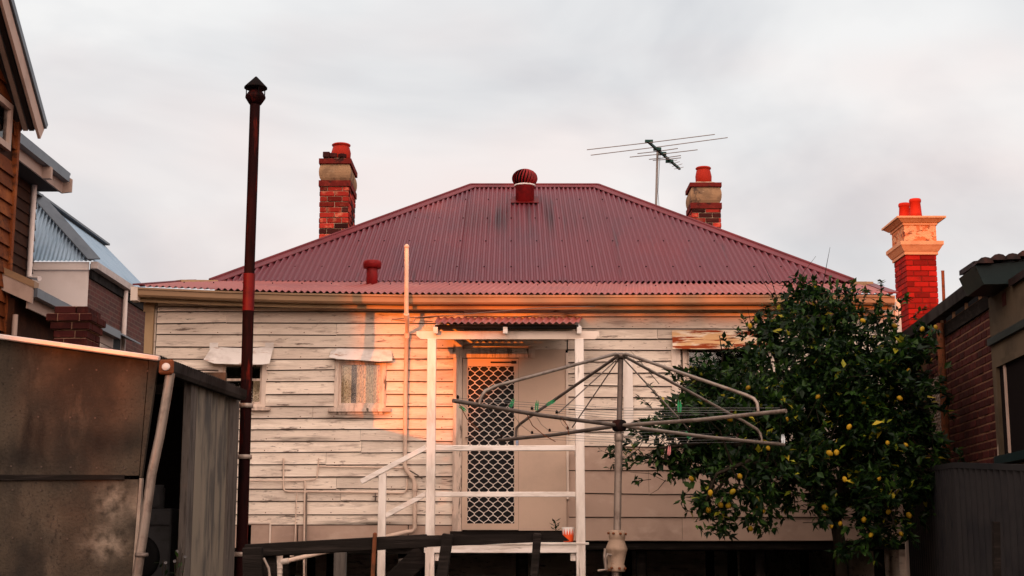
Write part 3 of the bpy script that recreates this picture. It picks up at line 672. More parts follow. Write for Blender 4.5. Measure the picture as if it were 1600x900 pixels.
k.build('gully_riser', M['pvc'], house)
def wallpipe(pts, r, m='pipe', y=16.955):
    k = MB(); k.tube([P(u, v, y) for u, v in pts], r, 6); return k.build('water_pipe', M[m], house)
wallpipe([(443, 716), (442.5, 762), (444, 766), (449, 768), (540, 769), (630, 770.5), (634, 768), (636, 760), (636, 748)], .011)
wallpipe([(498, 716), (495.5, 745), (493, 749), (470, 751), (386, 751)], .009, y=16.95)
wallpipe([(497, 729), (570, 730), (641, 731.5)], .009)
wallpipe([(476.5, 752), (475.5, 830), (475, 880), (475, 905)], .013, y=16.94)
wallpipe([(479, 770), (478, 905)], .010, 'galv', 16.93)
wallpipe([(463.5, 769), (461, 840), (460.5, 862), (458, 869), (453, 869)], .008, y=16.94)
wallpipe([(640, 735), (652, 742), (660, 748)], .008, 'galvdark', 16.93)
k = MB(); p = P(586.5, 776, 16.95); k.cbox(p, .012, .03, .09); k.cbox(p+Vector((0, -.02, .0)), .06, .02, .014); k.build('tap', M['galvdark'], house)
k = MB(); k.tube([P(u, v, 16.6) for u, v in ((612, 499), (645, 496), (700, 493), (760, 488), (830, 482), (885, 479.5), (930, 479))], .005, 5); k.build('service_cable', M['galvdark'], house)
k = MB(); k.tube([P(u, v, 16.94) for u, v in ((612, 497), (645, 502), (648, 496), (690, 492))], .008, 5); k.build('conduit', M['pipe'], house)

# ---- chimneys
def ring(mb, cx, cy, hx, hy, z0, z1, hx2=None, hy2=None):
    a, b = (hx if hx2 is None else hx2), (hy if hy2 is None else hy2)
    mb.hexa([(cx-hx, cy-hy, z0), (cx+hx, cy-hy, z0), (cx+hx, cy+hy, z0), (cx-hx, cy+hy, z0), (cx-a, cy-b, z1), (cx+a, cy-b, z1), (cx+a, cy+b, z1), (cx-a, cy+b, z1)])
def bulge(mb, cx, cy, hx, hy, z0, z1, out, n=6):
    for i in range(n):
        t0, t1 = i/n, (i+1)/n; o0, o1 = out*math.sin(math.pi*t0)**.6, out*math.sin(math.pi*t1)**.6
        ring(mb, cx, cy, hx+o0, hy+o0, z0+(z1-z0)*t0, z0+(z1-z0)*t1, hx+o1, hy+o1)
def pot(cx, cy, z, r, h, kind):
    k = MB()
    if kind == 'bulb': pr = [(r*.9, 0), (r*1.02, h*.15), (r*1.05, h*.45), (r*.9, h*.78), (r*.82, h*.86), (r*.98, h*.90), (r*1.0, h*.96), (r*.9, h), (r*.72, h), (r*.7, h*.8), (r*.6, h*.7)]
    else: pr = [(r*1.1, 0), (r, h*.3), (r*.86, h*.82), (r*.98, h*.84), (r*1.0, h*.95), (r*.9, h), (r*.7, h), (r*.68, h*.8), (r*.6, h*.7)]
    k.lathe((cx, cy, z), pr, 20); return k
def chimney(u0, u1, vref, Y, depth, vz, zbase, label):
    """vz: top, band tops/bottoms down the stack, in photo rows"""
    x0, x1 = X(u0, Y, vref), X(u1, Y, vref); cx, cy = (x0+x1)/2, Y+depth/2; hx, hy = (x1-x0)/2, depth/2
    z = [Z(v, Y) for v in vz]     # top, top band bottom, render bottom, lower band bottom
    k = MB(); k.box(x0+.012, x1-.012, Y+.012, Y+depth-.012, zbase, z[3]+.001)
    o = k.build('chimney', M['mortar'], house); tag(o, label)
    for org, ux, n, wd_, odd in (((x0, Y, 0), (1, 0, 0), (0, -1, 0), 2*hx, 0), ((x1, Y, 0), (0, 1, 0), (1, 0, 0), depth, 1), ((x1, Y+depth, 0), (-1, 0, 0), (0, 1, 0), 2*hx, 0), ((x0, Y+depth, 0), (0, -1, 0), (-1, 0, 0), depth, 1)):
        brick_face(o, 'brick', org, ux, n, wd_, zbase, z[3]-.004, odd=odd, sink=.004, jit=.005)
    k = MB(); ring(k, cx, cy, hx+.022, hy+.022, z[3], z[2]-.001); k.build('brick_band', M['brickband'], o)
    k = MB(); bulge(k, cx, cy, hx-.012, hy-.012, z[2], z[1], .035); k.build('rendered_neck', M['render'], o)
    k = MB(); ring(k, cx, cy, hx+.026, hy+.026, z[1]+.001, z[0]); k.build('brick_cap', M['brickband'], o)
    k = MB(); ring(k, cx, cy, hx-.02, hy-.02, z[0]+.001, z[0]+.05, hx-.12, hy-.12); k.build('mortar_flaunching', M['mortar'], o)
    return o, cx, cy, hx, hy, z
ch, cx, cy, hx, hy, z = chimney(499.5, 545, 320, 21.7, .88, (248, 256, 282, 291), 5.2, 'taller chimney with chipped pot at the left end of the roof')
pot(cx+.06, cy-.2, z[0]+.03, .15, .27, 'bulb').build('chimney_pot', M['pot'], ch)
for i, (dx, s) in enumerate(((-.15, .09), (-.05, .07), (.10, .06))):
    k = MB(); k.cbox((cx+dx, cy-hy+.09, z[0]+.05+s/2-.01), .11, .09, s, Matrix.Rotation(.4*i, 3, 'Z'), .008); k.build('brick_fragment', M['brickdark'], ch)
ch, cx, cy, hx, hy, z = chimney(1081, 1126, 330, 23.6, .6, (285.5, 292, 317, 326), 5.2, 'shorter chimney with whole round pot at the right end of the roof')
pot(cx, cy-.06, z[0]+.03, .135, .30, 'bulb').build('chimney_pot', M['pot'], ch)

add_stain(M['roof'], pv+Vector((0, -.9, -.5)), (1.6, 1.9, 1.3), (.030, .009, .012), 8, (1, .03, .03))
add_stain(M['roof'], pv+Vector((-1.3, -.3, -.15)), (1.2, .9, .5), (.20, .034, .036), 2, (1, .3, .3))
add_stain(M['board'], P(560, 653, F), (.75, .5, .07), (.04, .03, .024), 5, (.5, 1, 6))
add_stain(M['board'], P(470, 687, F), (.6, .5, .05), (.04, .03, .024), 5, (.5, 1, 6))
add_stain(M['board'], P(560, 818, F), (.8, .5, .05), (.05, .04, .03), 6, (.5, 1, 6))

# ================================================================ porch
YP = 16.0
porch = thing('back_porch', (X(790, YP), 16.2, 0), 'white timber porch with railings and small corrugated canopy over the door', 'porch')
pxl, pxr = X(673.5, YP, 690), X(906, YP, 690)
zdk = Z(847.5, YP)
for x in (pxl, pxr):
    k = MB(); k.cbox((x, YP, (Z(530, YP))/2), .1, .1, Z(530, YP)-.004, None, .005); k.build('post', M['white'], porch)
k = MB()
bx0, bx1 = X(651, YP, 520), X(936, YP, 520); bt, bb = Z(518, YP), Z(530.3, YP); c_ = .045
k.prism([(bx0, YP-.03, bt), (bx1, YP-.03, bt), (bx1, YP-.03, bb+c_), (bx1-c_, YP-.03, bb), (bx0+c_, YP-.03, bb), (bx0, YP-.03, bb+c_)], (0, .05, 0)); k.build('beam', M['trim'], porch)
cy0, cz0, cy1, cz1 = YP-.18, Z(504.5, YP-.18), 16.9, Z(496, 16.9)
k = MB(); e0, e1 = Vector((X(679, cy0, 510), cy0, cz0)), Vector((X(904, cy0, 510), cy0, cz0)); t0, t1 = Vector((e0.x-.02, cy1, cz1)), Vector((e1.x+.10, cy1, cz1))
k.corr(e0, e1, t0, t1, up_normal(e0, e1, t1), pitch=.076, amp=.012, n=8)
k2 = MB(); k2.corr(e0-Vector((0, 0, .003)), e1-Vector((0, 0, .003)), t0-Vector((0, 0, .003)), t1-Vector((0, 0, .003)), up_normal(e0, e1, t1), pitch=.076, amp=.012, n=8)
k.build('canopy_roof', M['roof2'], porch); k2.build('canopy_shade_sheet', M['black'], porch)  # black sheet stands in for the shade under the canopy
for u in (680, 789.5, 905.5):
    x = X(u, YP-.2, 515); s = (cz1-cz0)/(cy1-cy0)
    k = MB(); zr_ = Z(516, YP-.15); k.beam((x, YP-.15, zr_), (x, 16.93, zr_+s*(16.93-YP+.15)), .05, .072); k.build('rafter', M['rail'], porch)
k = MB(); k.beam((e0.x, YP-.10, cz0-.035), (e1.x, YP-.10, cz0-.035), .05, .04); k.build('batten', M['darkwood'], porch)
for v0, v1 in ((696, 704.5), (768.5, 776.5)):
    k = MB(); k.cbox(((pxl+pxr)/2, YP, (Z(v0, YP)+Z(v1, YP))/2), pxr-pxl-.101, .045 if v0 > 700 else .07, Z(v0, YP)-Z(v1, YP), None, .005); k.build('handrail' if v0 < 700 else 'mid_rail', M['rail'], porch)
for x, nm in ((pxr, 0),):
    for v0, v1 in ((697, 704.5), (769, 776.5)):
        k = MB(); k.cbox((x, (YP+16.95)/2+.02, (Z(v0, YP)+Z(v1, YP))/2), .045, 16.95-YP-.12, .055, None, .004); k.build('side_rail', M['white'], porch)
# deck
x0, x1 = X(663, YP, 850), X(919, YP, 850)
y = YP-.06; i = 0
while y < 16.88:
    k = MB(); k.cbox(((x0+x1)/2+random.uniform(-.006, .006), y+.045, zdk-.012), x1-x0, .088, .026, None, .003); k.build('deck_board', M['rail' if i == 0 else 'darkwood'], porch); y += .095; i += 1
k = MB(); k.cbox(((x0+x1)/2-.03, YP-.025, Z(856, YP)-.012), x1-x0-.06, .045, .085, None, .004); k.build('deck_fascia', M['rail'], porch)
k = MB(); k.box(x0, x1, 16.75, 16.8, zdk-.13, zdk-.026); k.build('deck_bearer', M['darkwood'], porch)
for x in (pxl+.085, pxr-.085):
    k = MB(); k.box(x-.03, x+.03, YP-.0, YP+.04, zdk-.2, zdk-.121); k.build('bracket', M['white'], porch)
# stair down to the left
ns = thing_post = None
xs = X(597, YP, 800)
k = MB(); k.cbox((xs, YP, Z(738, YP)/2), .085, .085, Z(738, YP), None, .005); k.build('stair_post', M['white'], porch)
k = MB(); k.beam(P(564, 753, YP-.03), P(666, 699, YP-.03), .05, .055, ch=.004); k.build('stair_handrail', M['rail'], porch)
k = MB(); k.beam(P(602, 806, YP), P(666, 771.5, YP), .04, .055, ch=.004); k.build('stair_mid_rail', M['rail'], porch)
for yy in (YP+.08, 16.75):
    k = MB(); k.beam((x0-.02, yy, zdk-.12), (x0-1.35, yy, .06), .045, .22); k.build('stringer', M['darkwood'], porch)
for i in range(6):
    k = MB(); k.cbox((x0-.16-i*.21, (YP+.1+16.8)/2, zdk-.2-i*.2), .27, 16.75-YP-.05, .035, None, .006); k.build('tread', M['greywood'], porch)

# ---- pots
zp = zdk+.002
pt = P(888, 845, YP+.09); k = MB()
cx, cy = pt.x, pt.y; H = .165; nn = 12
k.lathe((cx, cy, zp), [(.05, 0), (.056, .01), (.072, H*.999), (.066, H), (.062, H*.85), (.01, H*.82)], 24)
pot_o = k.build('ceramic_pot', M['orange']); tag(pot_o, 'orange pot with white zigzag rim on the porch deck beside the post', 'pot')
k = MB(); vs = []; fs = []
n = 28
for i in range(n):
    a = 2*math.pi*i/n; zt_ = zp+H; zl = zp+H*(.46 if i % 2 else .93)
    for zz in (zt_, zl):
        r = .056+(.072-.056)*((zz-zp-.01)/(H-.01))+.0012; vs.append((cx+r*math.cos(a), cy+r*math.sin(a), zz))
k.add(vs, [(2*i, 2*i+1, (2*i+3) % (2*n), (2*i+2) % (2*n)) for i in range(n)]); k.build('zigzag_band', M['whiteglaze'], pot_o)
k = MB(); k.lathe((cx, cy, zp+H*.9), [(.055, 0), (.054, .01), (.02, .018)], 12); k.build('soil', M['soil'], pot_o)
pl = P(868, 845, 16.35); seed_r = random.Random(3)
plant = thing('potted_seedling', (pl.x, pl.y, zp), 'small dark green seedling in a squat black pot on the porch deck', 'plant')
k = MB(); k.lathe((pl.x, pl.y, zp), [(.085, 0), (.10, .075), (.105, .08), (.095, .08), (.09, .065), (.01, .063)], 16); k.build('pot', M['black'], plant)
k = MB(); k.tube([(pl.x, pl.y, zp+.06), (pl.x+.006, pl.y, zp+.14), (pl.x-.004, pl.y, zp+.21)], .006, 6); k.build('stem', M['bark'], plant)
for i in range(9):
    a = i*2.4; z = zp+.12+i*.014; d = Vector((math.cos(a), math.sin(a), .55)).normalized(); sd = d.cross(Vector((0, 0, 1))).normalized(); b = Vector((pl.x, pl.y, z)); ln = seed_r.uniform(.07, .10)
    k = MB(); k.add([b, b+d*ln*.5+sd*.018-Vector((0, 0, .004)), b+d*ln, b+d*ln*.5-sd*.018-Vector((0, 0, .004)), b+d*ln*.5+Vector((0, 0, .004))], [(0, 1, 4), (1, 2, 4), (2, 3, 4), (3, 0, 4)]); k.build('leaf', M['leaf'], plant)

# ================================================================ rotary clothes hoist
YH = 12.6
hoist = thing('clothes_hoist', (X(962, YH, 900), YH, 0), 'rotary clothes hoist of galvanised pipe with four arms and a crank housing', 'clothesline')
hub = P(967.5, 665, YH); top = P(970, 556, YH); low = P(964, 838, YH); gnd = Vector((P(960, 930, YH).x, YH, 0))
k = MB(); k.tube([gnd, P(962, 890, YH)], .034, 14); k.build('base_pole', M['galv'], hoist)
k = MB(); k.tube([low, P(967, 684, YH)], .033, 14); k.lathe(P(967, 690, YH), [(.036, 0), (.040, .01), (.040, .06), (.034, .075)], 16); k.build('outer_pole', M['galv'], hoist)
k = MB(); k.tube([P(967, 690, YH), top], .0245, 12); k.build('inner_pole', M['galvdark'], hoist)
ax = (low-P(962, 890, YH)).normalized(); b0_ = P(962, 893, YH)
k = MB(); k.lathe(b0_, [(.078, 0), (.080, .012), (.080, .05), (.070, .065), (.088, .17), (.094, .185), (.094, .20), (.088, .215), (.068, .265), (.068, .28), (.073, .29), (.073, .345), (.05, .355)], 20, ax)
hs = k.build('crank_housing', M['cast'], hoist)
for i in range(8):
    for zz, rr in ((.03, .082), (.325, .075)):
        a = i*math.pi/4+.3; q = ax.to_track_quat('Z', 'Y') @ Vector((rr*math.cos(a), rr*math.sin(a), zz)); k = MB(); k.lathe(b0_+q, [(.012, 0), (.012, .012), (.006, .016)], 6, q-ax*q.dot(ax)); k.build('bolt', M['rust'], hs)
h0 = P(948, 862, YH-.06)
k = MB(); k.tube([P(958, 868, YH-.05), P(949, 866, YH-.08), P(946, 872, YH-.1), P(947, 890, YH-.1), P(934, 892, YH-.1)], .012, 8); k.tube([P(946, 857, YH-.1), P(944.5, 868, YH-.1), P(947, 890, YH-.1)], .014, 8); k.build('crank_handle', M['galv'], hs)
k = MB(); k.lathe(hub-Vector((0, 0, .05)), [(.045, 0), (.062, .015), (.062, .085), (.045, .1)], 14); k.build('arm_hub', M['flueblack'], hoist)
k = MB(); k.lathe(top-Vector((0, 0, .03)), [(.04, 0), (.06, .01), (.06, .04), (.03, .055)], 14); k.build('top_cap', M['galvdark'], hoist)
arms = [((708, 626), 11.35), ((1228, 642), 11.15), ((1225, 695), 13.85), ((779, 688), 14.05)]
AE = [P(*p, Yd) for p, Yd in arms]
for i, e in enumerate(AE):
    k = MB(); k.tube([hub, hub.lerp(e, .5)+Vector((0, 0, -.012)), e], .0175, 10); k.build('arm', M['galv' if i in (1, 2) else 'galvdark'], hoist)
for pts, Ys, m_ in (([(962, 553), (775, 603), (758, 611), (751, 622), (749, 632)], (12.5, 11.6, 11.52, 11.5, 11.5), 'galv'), ([(978, 553), (1165, 617), (1178, 623), (1183, 630), (1184.5, 643)], (12.5, 11.45, 11.4, 11.38, 11.38), 'galv'),
                ([(976, 557), (1165, 660), (1183, 671), (1188, 678), (1190.5, 690)], (12.7, 13.6, 13.65, 13.66, 13.66), 'galv'), ([(963, 558), (824, 654), (812, 663), (807, 669), (806, 683)], (12.7, 13.75, 13.8, 13.82, 13.82), 'galvdark')):
    k = MB(); k.tube([top]+[P(*p, y) for p, y in zip(pts, Ys)], .0145, 10); k.build('brace', M[m_], hoist)
for (u, v, y) in ((873, 645, 11.9), (894, 668, 13.3), (1060, 652, 11.8), (1075, 670, 13.2)):
    k = MB(); k.tube([top, P(u, v, y)], .006, 6); k.build('stay_rod', M['galvdark'], hoist)
for f in (.40, .55, .70, .84, .975):
    for i in range(4):
        a, b = hub.lerp(AE[i], f)+Vector((0, 0, .026)), hub.lerp(AE[(i+1) % 4], f)+Vector((0, 0, .026))
        k = MB(); k.tube([a, a.lerp(b, .5)-Vector((0, 0, .02+.02*f)), b], .0018, 5); k.build('line_wire', M['wire'], hoist)
        k = MB(); k.lathe(a-Vector((0, 0, .004)), [(.012, 0), (.012, .02), (.004, .03)], 6); k.build('eyelet', M['flueblack'], hoist)
for pts, y in (([(718, 632), (730, 655), (748, 672)], 11.4), ([(822, 645), (832, 665), (850, 680), (868, 690)], 11.9), ([(876, 652), (886, 664), (889, 680)], 12.1)):
    k = MB(); k.tube([P(u, v, y) for u, v in pts], .004, 5); k.build('loose_wire', M['rust'], hoist)
# pegs: two legs and a spring
def peg(u, v, Yd, m, rot, label, sc=1.0):
    k = MB(); p = P(u, v, Yd)
    for s in (-1, 1):
        k.prism([(s*.003, 0, .0), (s*.012, 0, .012), (s*.014, 0, .05), (s*.006, 0, .085), (s*.002, 0, .06)], (0, .012, 0))
    k.tube([(-.012, .006, .045), (.012, .006, .045)], .006, 6)
    Rm = Matrix.Rotation(rot, 4, 'Y'); k.v = [p+Rm @ (q*sc) for q in k.v]
    tag(k.build('clothes_peg', M[m]), label, 'clothes peg', 'pegs left on the hoist')
peg(797, 637, 11.6, 'peggreen', .4, 'green peg on the line in front of the screen door grille')
peg(838, 642, 11.8, 'peggreen', .1, 'upright green peg on the left arm beside the beige panel', 1.1)
peg(853, 633, 12.0, 'peggreen', 1.1, 'green peg lying sideways on the brace crossing the left arm', 1.1)
peg(1062, 645, 11.9, 'peggreen', 0, 'pale green peg standing above the right arm against the leaves', 1.3)
peg(1071, 674, 13.2, 'peggreen', 2.6, 'green peg hanging under the far right arm', 1.1)
peg(717, 634, 11.4, 'peggreen', 2.2, 'green peg dangling at the tip of the left arm', .9)
peg(1224, 696, 13.85, 'pegwhite', 0, 'white peg at the tip of the lower right arm', 1.3)
peg(808, 697, 14.0, 'pegblue', 0, 'thin blue peg hanging below the lower left arm', .9)
peg(1045, 712, 13.0, 'pegpink', .1, 'pink peg hanging on the lowest line beside the tree', 1.1)

# ================================================================ lemon tree
rt = random.Random(11)
YTR = 15.1
tb = Vector((X(1318, YTR, 880), YTR, 0))
tree = thing('lemon_tree', tb, 'large lemon tree with dense dark leaves and yellow fruit in front of the house', 'tree')
k = MB()
def limb(pts, r0, r1, n=8):
    m = len(pts); k.tube(pts, [r0+(r1-r0)*i/(m-1) for i in range(m)], n)
limbs = []
t0_ = [tb, P(1316, 900, YTR), P(1312, 850, YTR), P(1304, 800, YTR-.02)]
limb(t0_, .075, .062, 10)
def L_(pts, r0, r1): 
    q = [P(*p) for p in pts]; limb(q, r0, r1); limbs.append((q, r0, r1))
L_([(1304, 800, 15.08), (1280, 770, 15.0), (1240, 735, 14.9), (1180, 700, 14.7), (1110, 690, 14.5), (1030, 700, 14.3)], .06, .012)
L_([(1308, 805, 15.1), (1322, 740, 15.2), (1325, 680, 15.3), (1310, 600, 15.3), (1290, 520, 15.2), (1265, 450, 15.1)], .07, .010)
L_([(1306, 802, 15.1), (1290, 740, 15.4), (1260, 660, 15.6), (1220, 580, 15.6), (1190, 510, 15.5)], .055, .010)
L_([(1308, 802, 15.1), (1340, 760, 15.0), (1380, 700, 14.9), (1410, 630, 15.0), (1430, 560, 15.1)], .05, .010)
L_([(1280, 770, 15.0), (1220, 740, 14.4), (1170, 720, 14.0), (1120, 740, 13.9), (1100, 790, 14.0)], .035, .008)
L_([(1322, 740, 15.2), (1350, 690, 15.8), (1370, 600, 15.9), (1350, 520, 15.7)], .04, .010)
L_([(1260, 660, 15.6), (1180, 640, 15.5), (1100, 610, 15.3), (1060, 570, 15.3)], .035, .008)
L_([(1340, 760, 15.0), (1370, 780, 14.6), (1390, 800, 14.4), (1400, 825, 14.4)], .025, .006)
# crown regions: photo centre, half-widths in photo pixels, depth and half-depth in metres, weight
regions = [((1260, 590), (140, 92), 15.1, 1.15, 19), ((1155, 655), (112, 82), 14.9, 1.0, 11), ((1340, 620), (125, 120), 15.2, 1.0, 18), ((1255, 700), (180, 80), 14.9, 1.1, 16), ((1350, 745), (105, 90), 14.8, .8, 9),
           ((1060, 655), (62, 58), 14.9, .6, 3.2), ((1035, 718), (60, 26), 14.5, .4, 1.5), ((1130, 755), (70, 60), 14.3, .55, 3.6), ((1170, 815), (66, 22), 14.3, .35, 1.2), ((1240, 500), (62, 46), 15.2, .7, 2.6), ((1335, 505), (58, 44), 15.3, .7, 2.2),
           ((1262, 458), (24, 30), 15.2, .3, .8), ((1195, 508), (32, 28), 15.3, .4, 1.0), ((1300, 462), (16, 24), 15.3, .25, .45), ((1420, 560), (50, 60), 15.2, .6, 2.6), ((1435, 680), (52, 80), 15.0, .6, 3.2), ((1365, 820), (62, 26), 14.5, .4, 1.7), ((1305, 820), (40, 22), 14.5, .3, .7),
           ((1455, 740), (40, 45), 14.8, .4, 1.3), ((1462, 640), (28, 60), 15.1, .4, 1.0), ((1085, 590), (40, 28), 15.2, .4, 1.1), ((1375, 478), (20, 22), 15.4, .25, .4)]
tot = sum(r[4] for r in regions)
allq = []
for q, r0, r1 in limbs:
    for i in range(len(q)-1):
        for j in range(4): allq.append((q[i].lerp(q[i+1], j/4), r0+(r1-r0)*(i+j/4)/(len(q)-1)))
leafv = []; leaff = []; leafm = []
def leaf(b, d, ln, wd, yel):
    up = Vector((rt.gauss(0, .5), rt.gauss(0, .5)-.15, 1)).normalized(); sd = d.cross(up)
    if sd.length < 1e-3: return
    sd.normalize(); nn = sd.cross(d); n = len(leafv); cu = rt.uniform(-.12, .06)*ln
    m1, m2 = b+d*ln*.42, b+d*ln
    leafv.extend([b, m1+sd*wd*.5+nn*wd*.16, m2+nn*cu, m1-sd*wd*.5+nn*wd*.16, m1, ])
    leaff.extend([(n, n+1, n+4), (n+1, n+2, n+4), (n+2, n+3, n+4), (n+3, n, n+4)]); leafm.extend([1 if yel else (2 if rt.random() < .13 else 0)]*4)
twigs = MB(); tips = []
NT = 2300
for (cu, cv), (ru, rv), cY, rY, wt in regions:
    cents = []
    for i in range(max(3, int(wt*4.2))):
        while True:
            a, b, c = rt.uniform(-1, 1), rt.uniform(-1, 1), rt.uniform(-1, 1)
            rr = a*a+b*b+c*c
            if rr <= 1 and (rr > .2 or rt.random() < .4): break
        jt = rt.uniform(.8, 1.16); cents.append((P(cu+a*ru*jt, cv+b*rv*jt, min(cY+c*rY*jt, 16.4)), rr))
    for i in range(int(NT*wt/tot)):
        cc_, rr = cents[i % len(cents)]
        tip = cc_+Vector((rt.gauss(0, .125), rt.gauss(0, .125), rt.gauss(0, .105)))
        if tip.y > 16.6: continue
        base, br = min(allq, key=lambda t: (t[0]-tip).length_squared)
        dirn = (tip-base); ln = dirn.length
        if ln < .05: continue
        o = dirn.normalized()
        tl = min(ln, rt.uniform(.22, .42)); st = tip-(o*.7+Vector((rt.gauss(0, .35), rt.gauss(0, .35), rt.gauss(.1, .35)))).normalized()*tl
        mid = st.lerp(tip, .5)+Vector((rt.gauss(0, .02), rt.gauss(0, .02), rt.gauss(.015, .02)))
        if rt.random() < .5: twigs.tube([st, mid, tip], [.004, .003, .0015], 3, False)
        if rt.random() < .09:
            q = base.lerp(st, .5)+Vector((rt.gauss(0, .05), rt.gauss(0, .05), rt.gauss(.05, .06))); twigs.tube([base, q, st], [min(.012, br), .008, .004], 5, False)
        tips.append((tip, o, rr))
        nl = rt.randint(12, 19)
        for j in range(nl):
            t = rt.uniform(.25, 1.0); p = (st.lerp(mid, t*2) if t < .5 else mid.lerp(tip, t*2-1))
            d = (o*.5+Vector((rt.gauss(0, .7), rt.gauss(0, .7), rt.gauss(-.05, .6)))).normalized()
            L1 = rt.uniform(.06, .12); leaf(p, d, L1, L1*rt.uniform(.42, .58), rt.random() < (.028 if rr > .5 else .008))
# upright shoots breaking the outline
for (u0, v0, u1, v1, Yq) in ((1258, 470, 1252, 428, 15.2), (1300, 470, 1297, 432, 15.3), (1376, 470, 1376, 437, 15.4), (1345, 480, 1352, 455, 15.4), (1205, 500, 1192, 478, 15.3), (1232, 480, 1228, 462, 15.2), (1280, 470, 1284, 446, 15.2), (1322, 480, 1318, 455, 15.3), (1170, 520, 1160, 496, 15.3), (1000, 700, 950, 733, 14.2), (1020, 640, 1000, 622, 15), (1060, 600, 1040, 575, 15.2), (1150, 560, 1128, 540, 15.1), (1165, 530, 1150, 515, 15.2), (1105, 585, 1085, 566, 15.2), (1040, 640, 1012, 600, 15.0), (1255, 500, 1240, 440, 15.1), (1310, 490, 1306, 440, 15.3), (1400, 520, 1404, 480, 15.3), (1425, 540, 1436, 500, 15.2), (1420, 500, 1446, 478, 15.3), (1330, 470, 1334, 436, 15.3), (1215, 490, 1206, 462, 15.2), (1275, 460, 1270, 436, 15.2), (985, 712, 968, 735, 14.3), (1010, 690, 985, 672, 14.6), (1130, 800, 1108, 832, 14.2), (1200, 810, 1190, 838, 14.2), (1390, 830, 1400, 850, 14.4), (1470, 690, 1482, 712, 15), (1465, 600, 1478, 590, 15.1)):
    a, b = P(u0, v0, Yq), P(u1, v1, Yq); twigs.tube([a, a.lerp(b, .5)+Vector((.015, 0, 0)), b], [.005, .004, .002], 4, False)
    for j in range(20):
        t = rt.uniform(.1, 1); d = ((b-a).normalized()*.4+Vector((rt.gauss(0, .7), rt.gauss(0, .7), rt.gauss(0, .4)))).normalized(); L1 = rt.uniform(.05, .09); leaf(a.lerp(b, t), d, L1, L1*.5, False)
# bare twigs
for pts in ([(1215, 470), (1206, 440), (1192, 410)], [(1285, 450), (1292, 412), (1297, 386)], [(1215, 470), (1200, 452), (1186, 428)], [(1240, 460), (1256, 425), (1275, 400)], [(1180, 520), (1172, 500), (1168, 480)], [(1000, 700), (982, 690), (965, 672)], [(1010, 720), (990, 712), (976, 706)], [(1070, 745), (1040, 752), (1015, 740), (985, 738)], [(1040, 750), (1028, 765), (1016, 772)], [(1030, 600), (1005, 570), (985, 548)], [(1440, 640), (1462, 610), (1475, 560)], [(1440, 640), (1460, 652), (1470, 645)], [(1240, 772), (1242, 790), (1240, 806)]):
    twigs.tube([P(u, v, 14.9) for u, v in pts], [.006]+[.004]*(len(pts)-2)+[.002], 4, False)
tr_o = k.build('trunk', M['bark'], tree)
tag(twigs.build('twigs', M['bark'], tree), kind='stuff')
me = bpy.data.meshes.new('crown'); cc = P(1240, 640, 15)
me.from_pydata([tuple(p-cc) for p in leafv], [], leaff); me.materials.append(M['leaf']); me.materials.append(M['leafyellow']); me.materials.append(M['leaflight']); me.polygons.foreach_set('material_index', leafm); me.update()
tag(place(bpy.data.objects.new('crown', me), Matrix.Translation(cc), tree), kind='stuff')
lk = MB(); lk.lathe((0, 0, 0), [(.004, -.043), (.012, -.038), (.026, -.024), (.031, -.004), (.030, .012), (.020, .030), (.008, .036), (.002, .04)], 12)
lem0 = None
lem = [(1172, 509), (1348, 501), (1398, 509), (1441, 514), (1462, 511), (1169, 606), (1420, 579), (1387, 692), (1307, 707), (1296, 708), (1156, 744), (1145, 768), (1182, 794), (1192, 798), (1154, 803), (1126, 789), (1299, 822), (1138, 790), (1289, 793), (1373, 747), (1182, 780), (1350, 812), (1420, 805), (1278, 620), (1327, 667), (1200, 700), (1110, 770), (1313, 818), (1361, 836), (1173, 826), (1080, 748), (1320, 749), (1140, 655), (1408, 834), (1406, 622), (1388, 800), (1380, 845), (1107, 797), (1415, 695), (1230, 655)]
lmesh = None
for i, (u, v) in enumerate(lem):
    # the fruit hangs just inside the near side of the crown
    best = 14.0
    for (cu, cv), (ru, rv), cY, rY, wt in regions:
        q = ((u-cu)/ru)**2+((v-cv)/rv)**2
        if q < 1: best = min(best, cY-rY*math.sqrt(1-q)) if best != 14.0 else cY-rY*math.sqrt(1-q)
    p = P(u, v, best+.06)
    if lmesh is None:
        lmesh = bpy.data.meshes.new('lemon'); lmesh.from_pydata([tuple(q) for q in lk.v], [], lk.f); lmesh.materials.append(M['lemon']); lmesh.polygons.foreach_set('use_smooth', [True]*len(lk.f))
    s = rt.uniform(.62, .95)
    place(bpy.data.objects.new('lemon', lmesh), Matrix.Translation(p) @ Matrix.Rotation(rt.uniform(-.9, .9), 4, 'X') @ Matrix.Rotation(rt.uniform(-.9, .9), 4, 'Y') @ Matrix.Scale(s, 4), tree)

# ================================================================ shed on the left
YS, YS2 = 11.0, 13.6
shed = thing('garden_shed', (X(120, YS), 12, 0), 'old shed of stained cement sheet with open doorway and rusting downpipe', 'shed')
def flat(name, pts, Y, th, m, par):
    k = MB(); k.prism([P(u, v, Y) for u, v in pts], (0, th, 0)); return k.build(name, M[m], par)
def ground_at(u, Y): return P(u, 1150, Y)
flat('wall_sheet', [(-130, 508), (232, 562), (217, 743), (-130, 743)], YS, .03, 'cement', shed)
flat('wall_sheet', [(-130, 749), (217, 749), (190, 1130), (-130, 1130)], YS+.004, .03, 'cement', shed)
flat('cover_strip', [(-130, 741), (194, 742), (194, 749.5), (-130, 751)], YS-.02, .019, 'darkwood', shed)
flat('corner_strip', [(233, 562), (247, 563), (221, 746), (218, 746)], YS-.012, .05, 'cement', shed)
flat('corner_strip', [(218, 747), (222, 747), (200, 1130), (189, 1130)], YS-.010, .05, 'patch', shed)
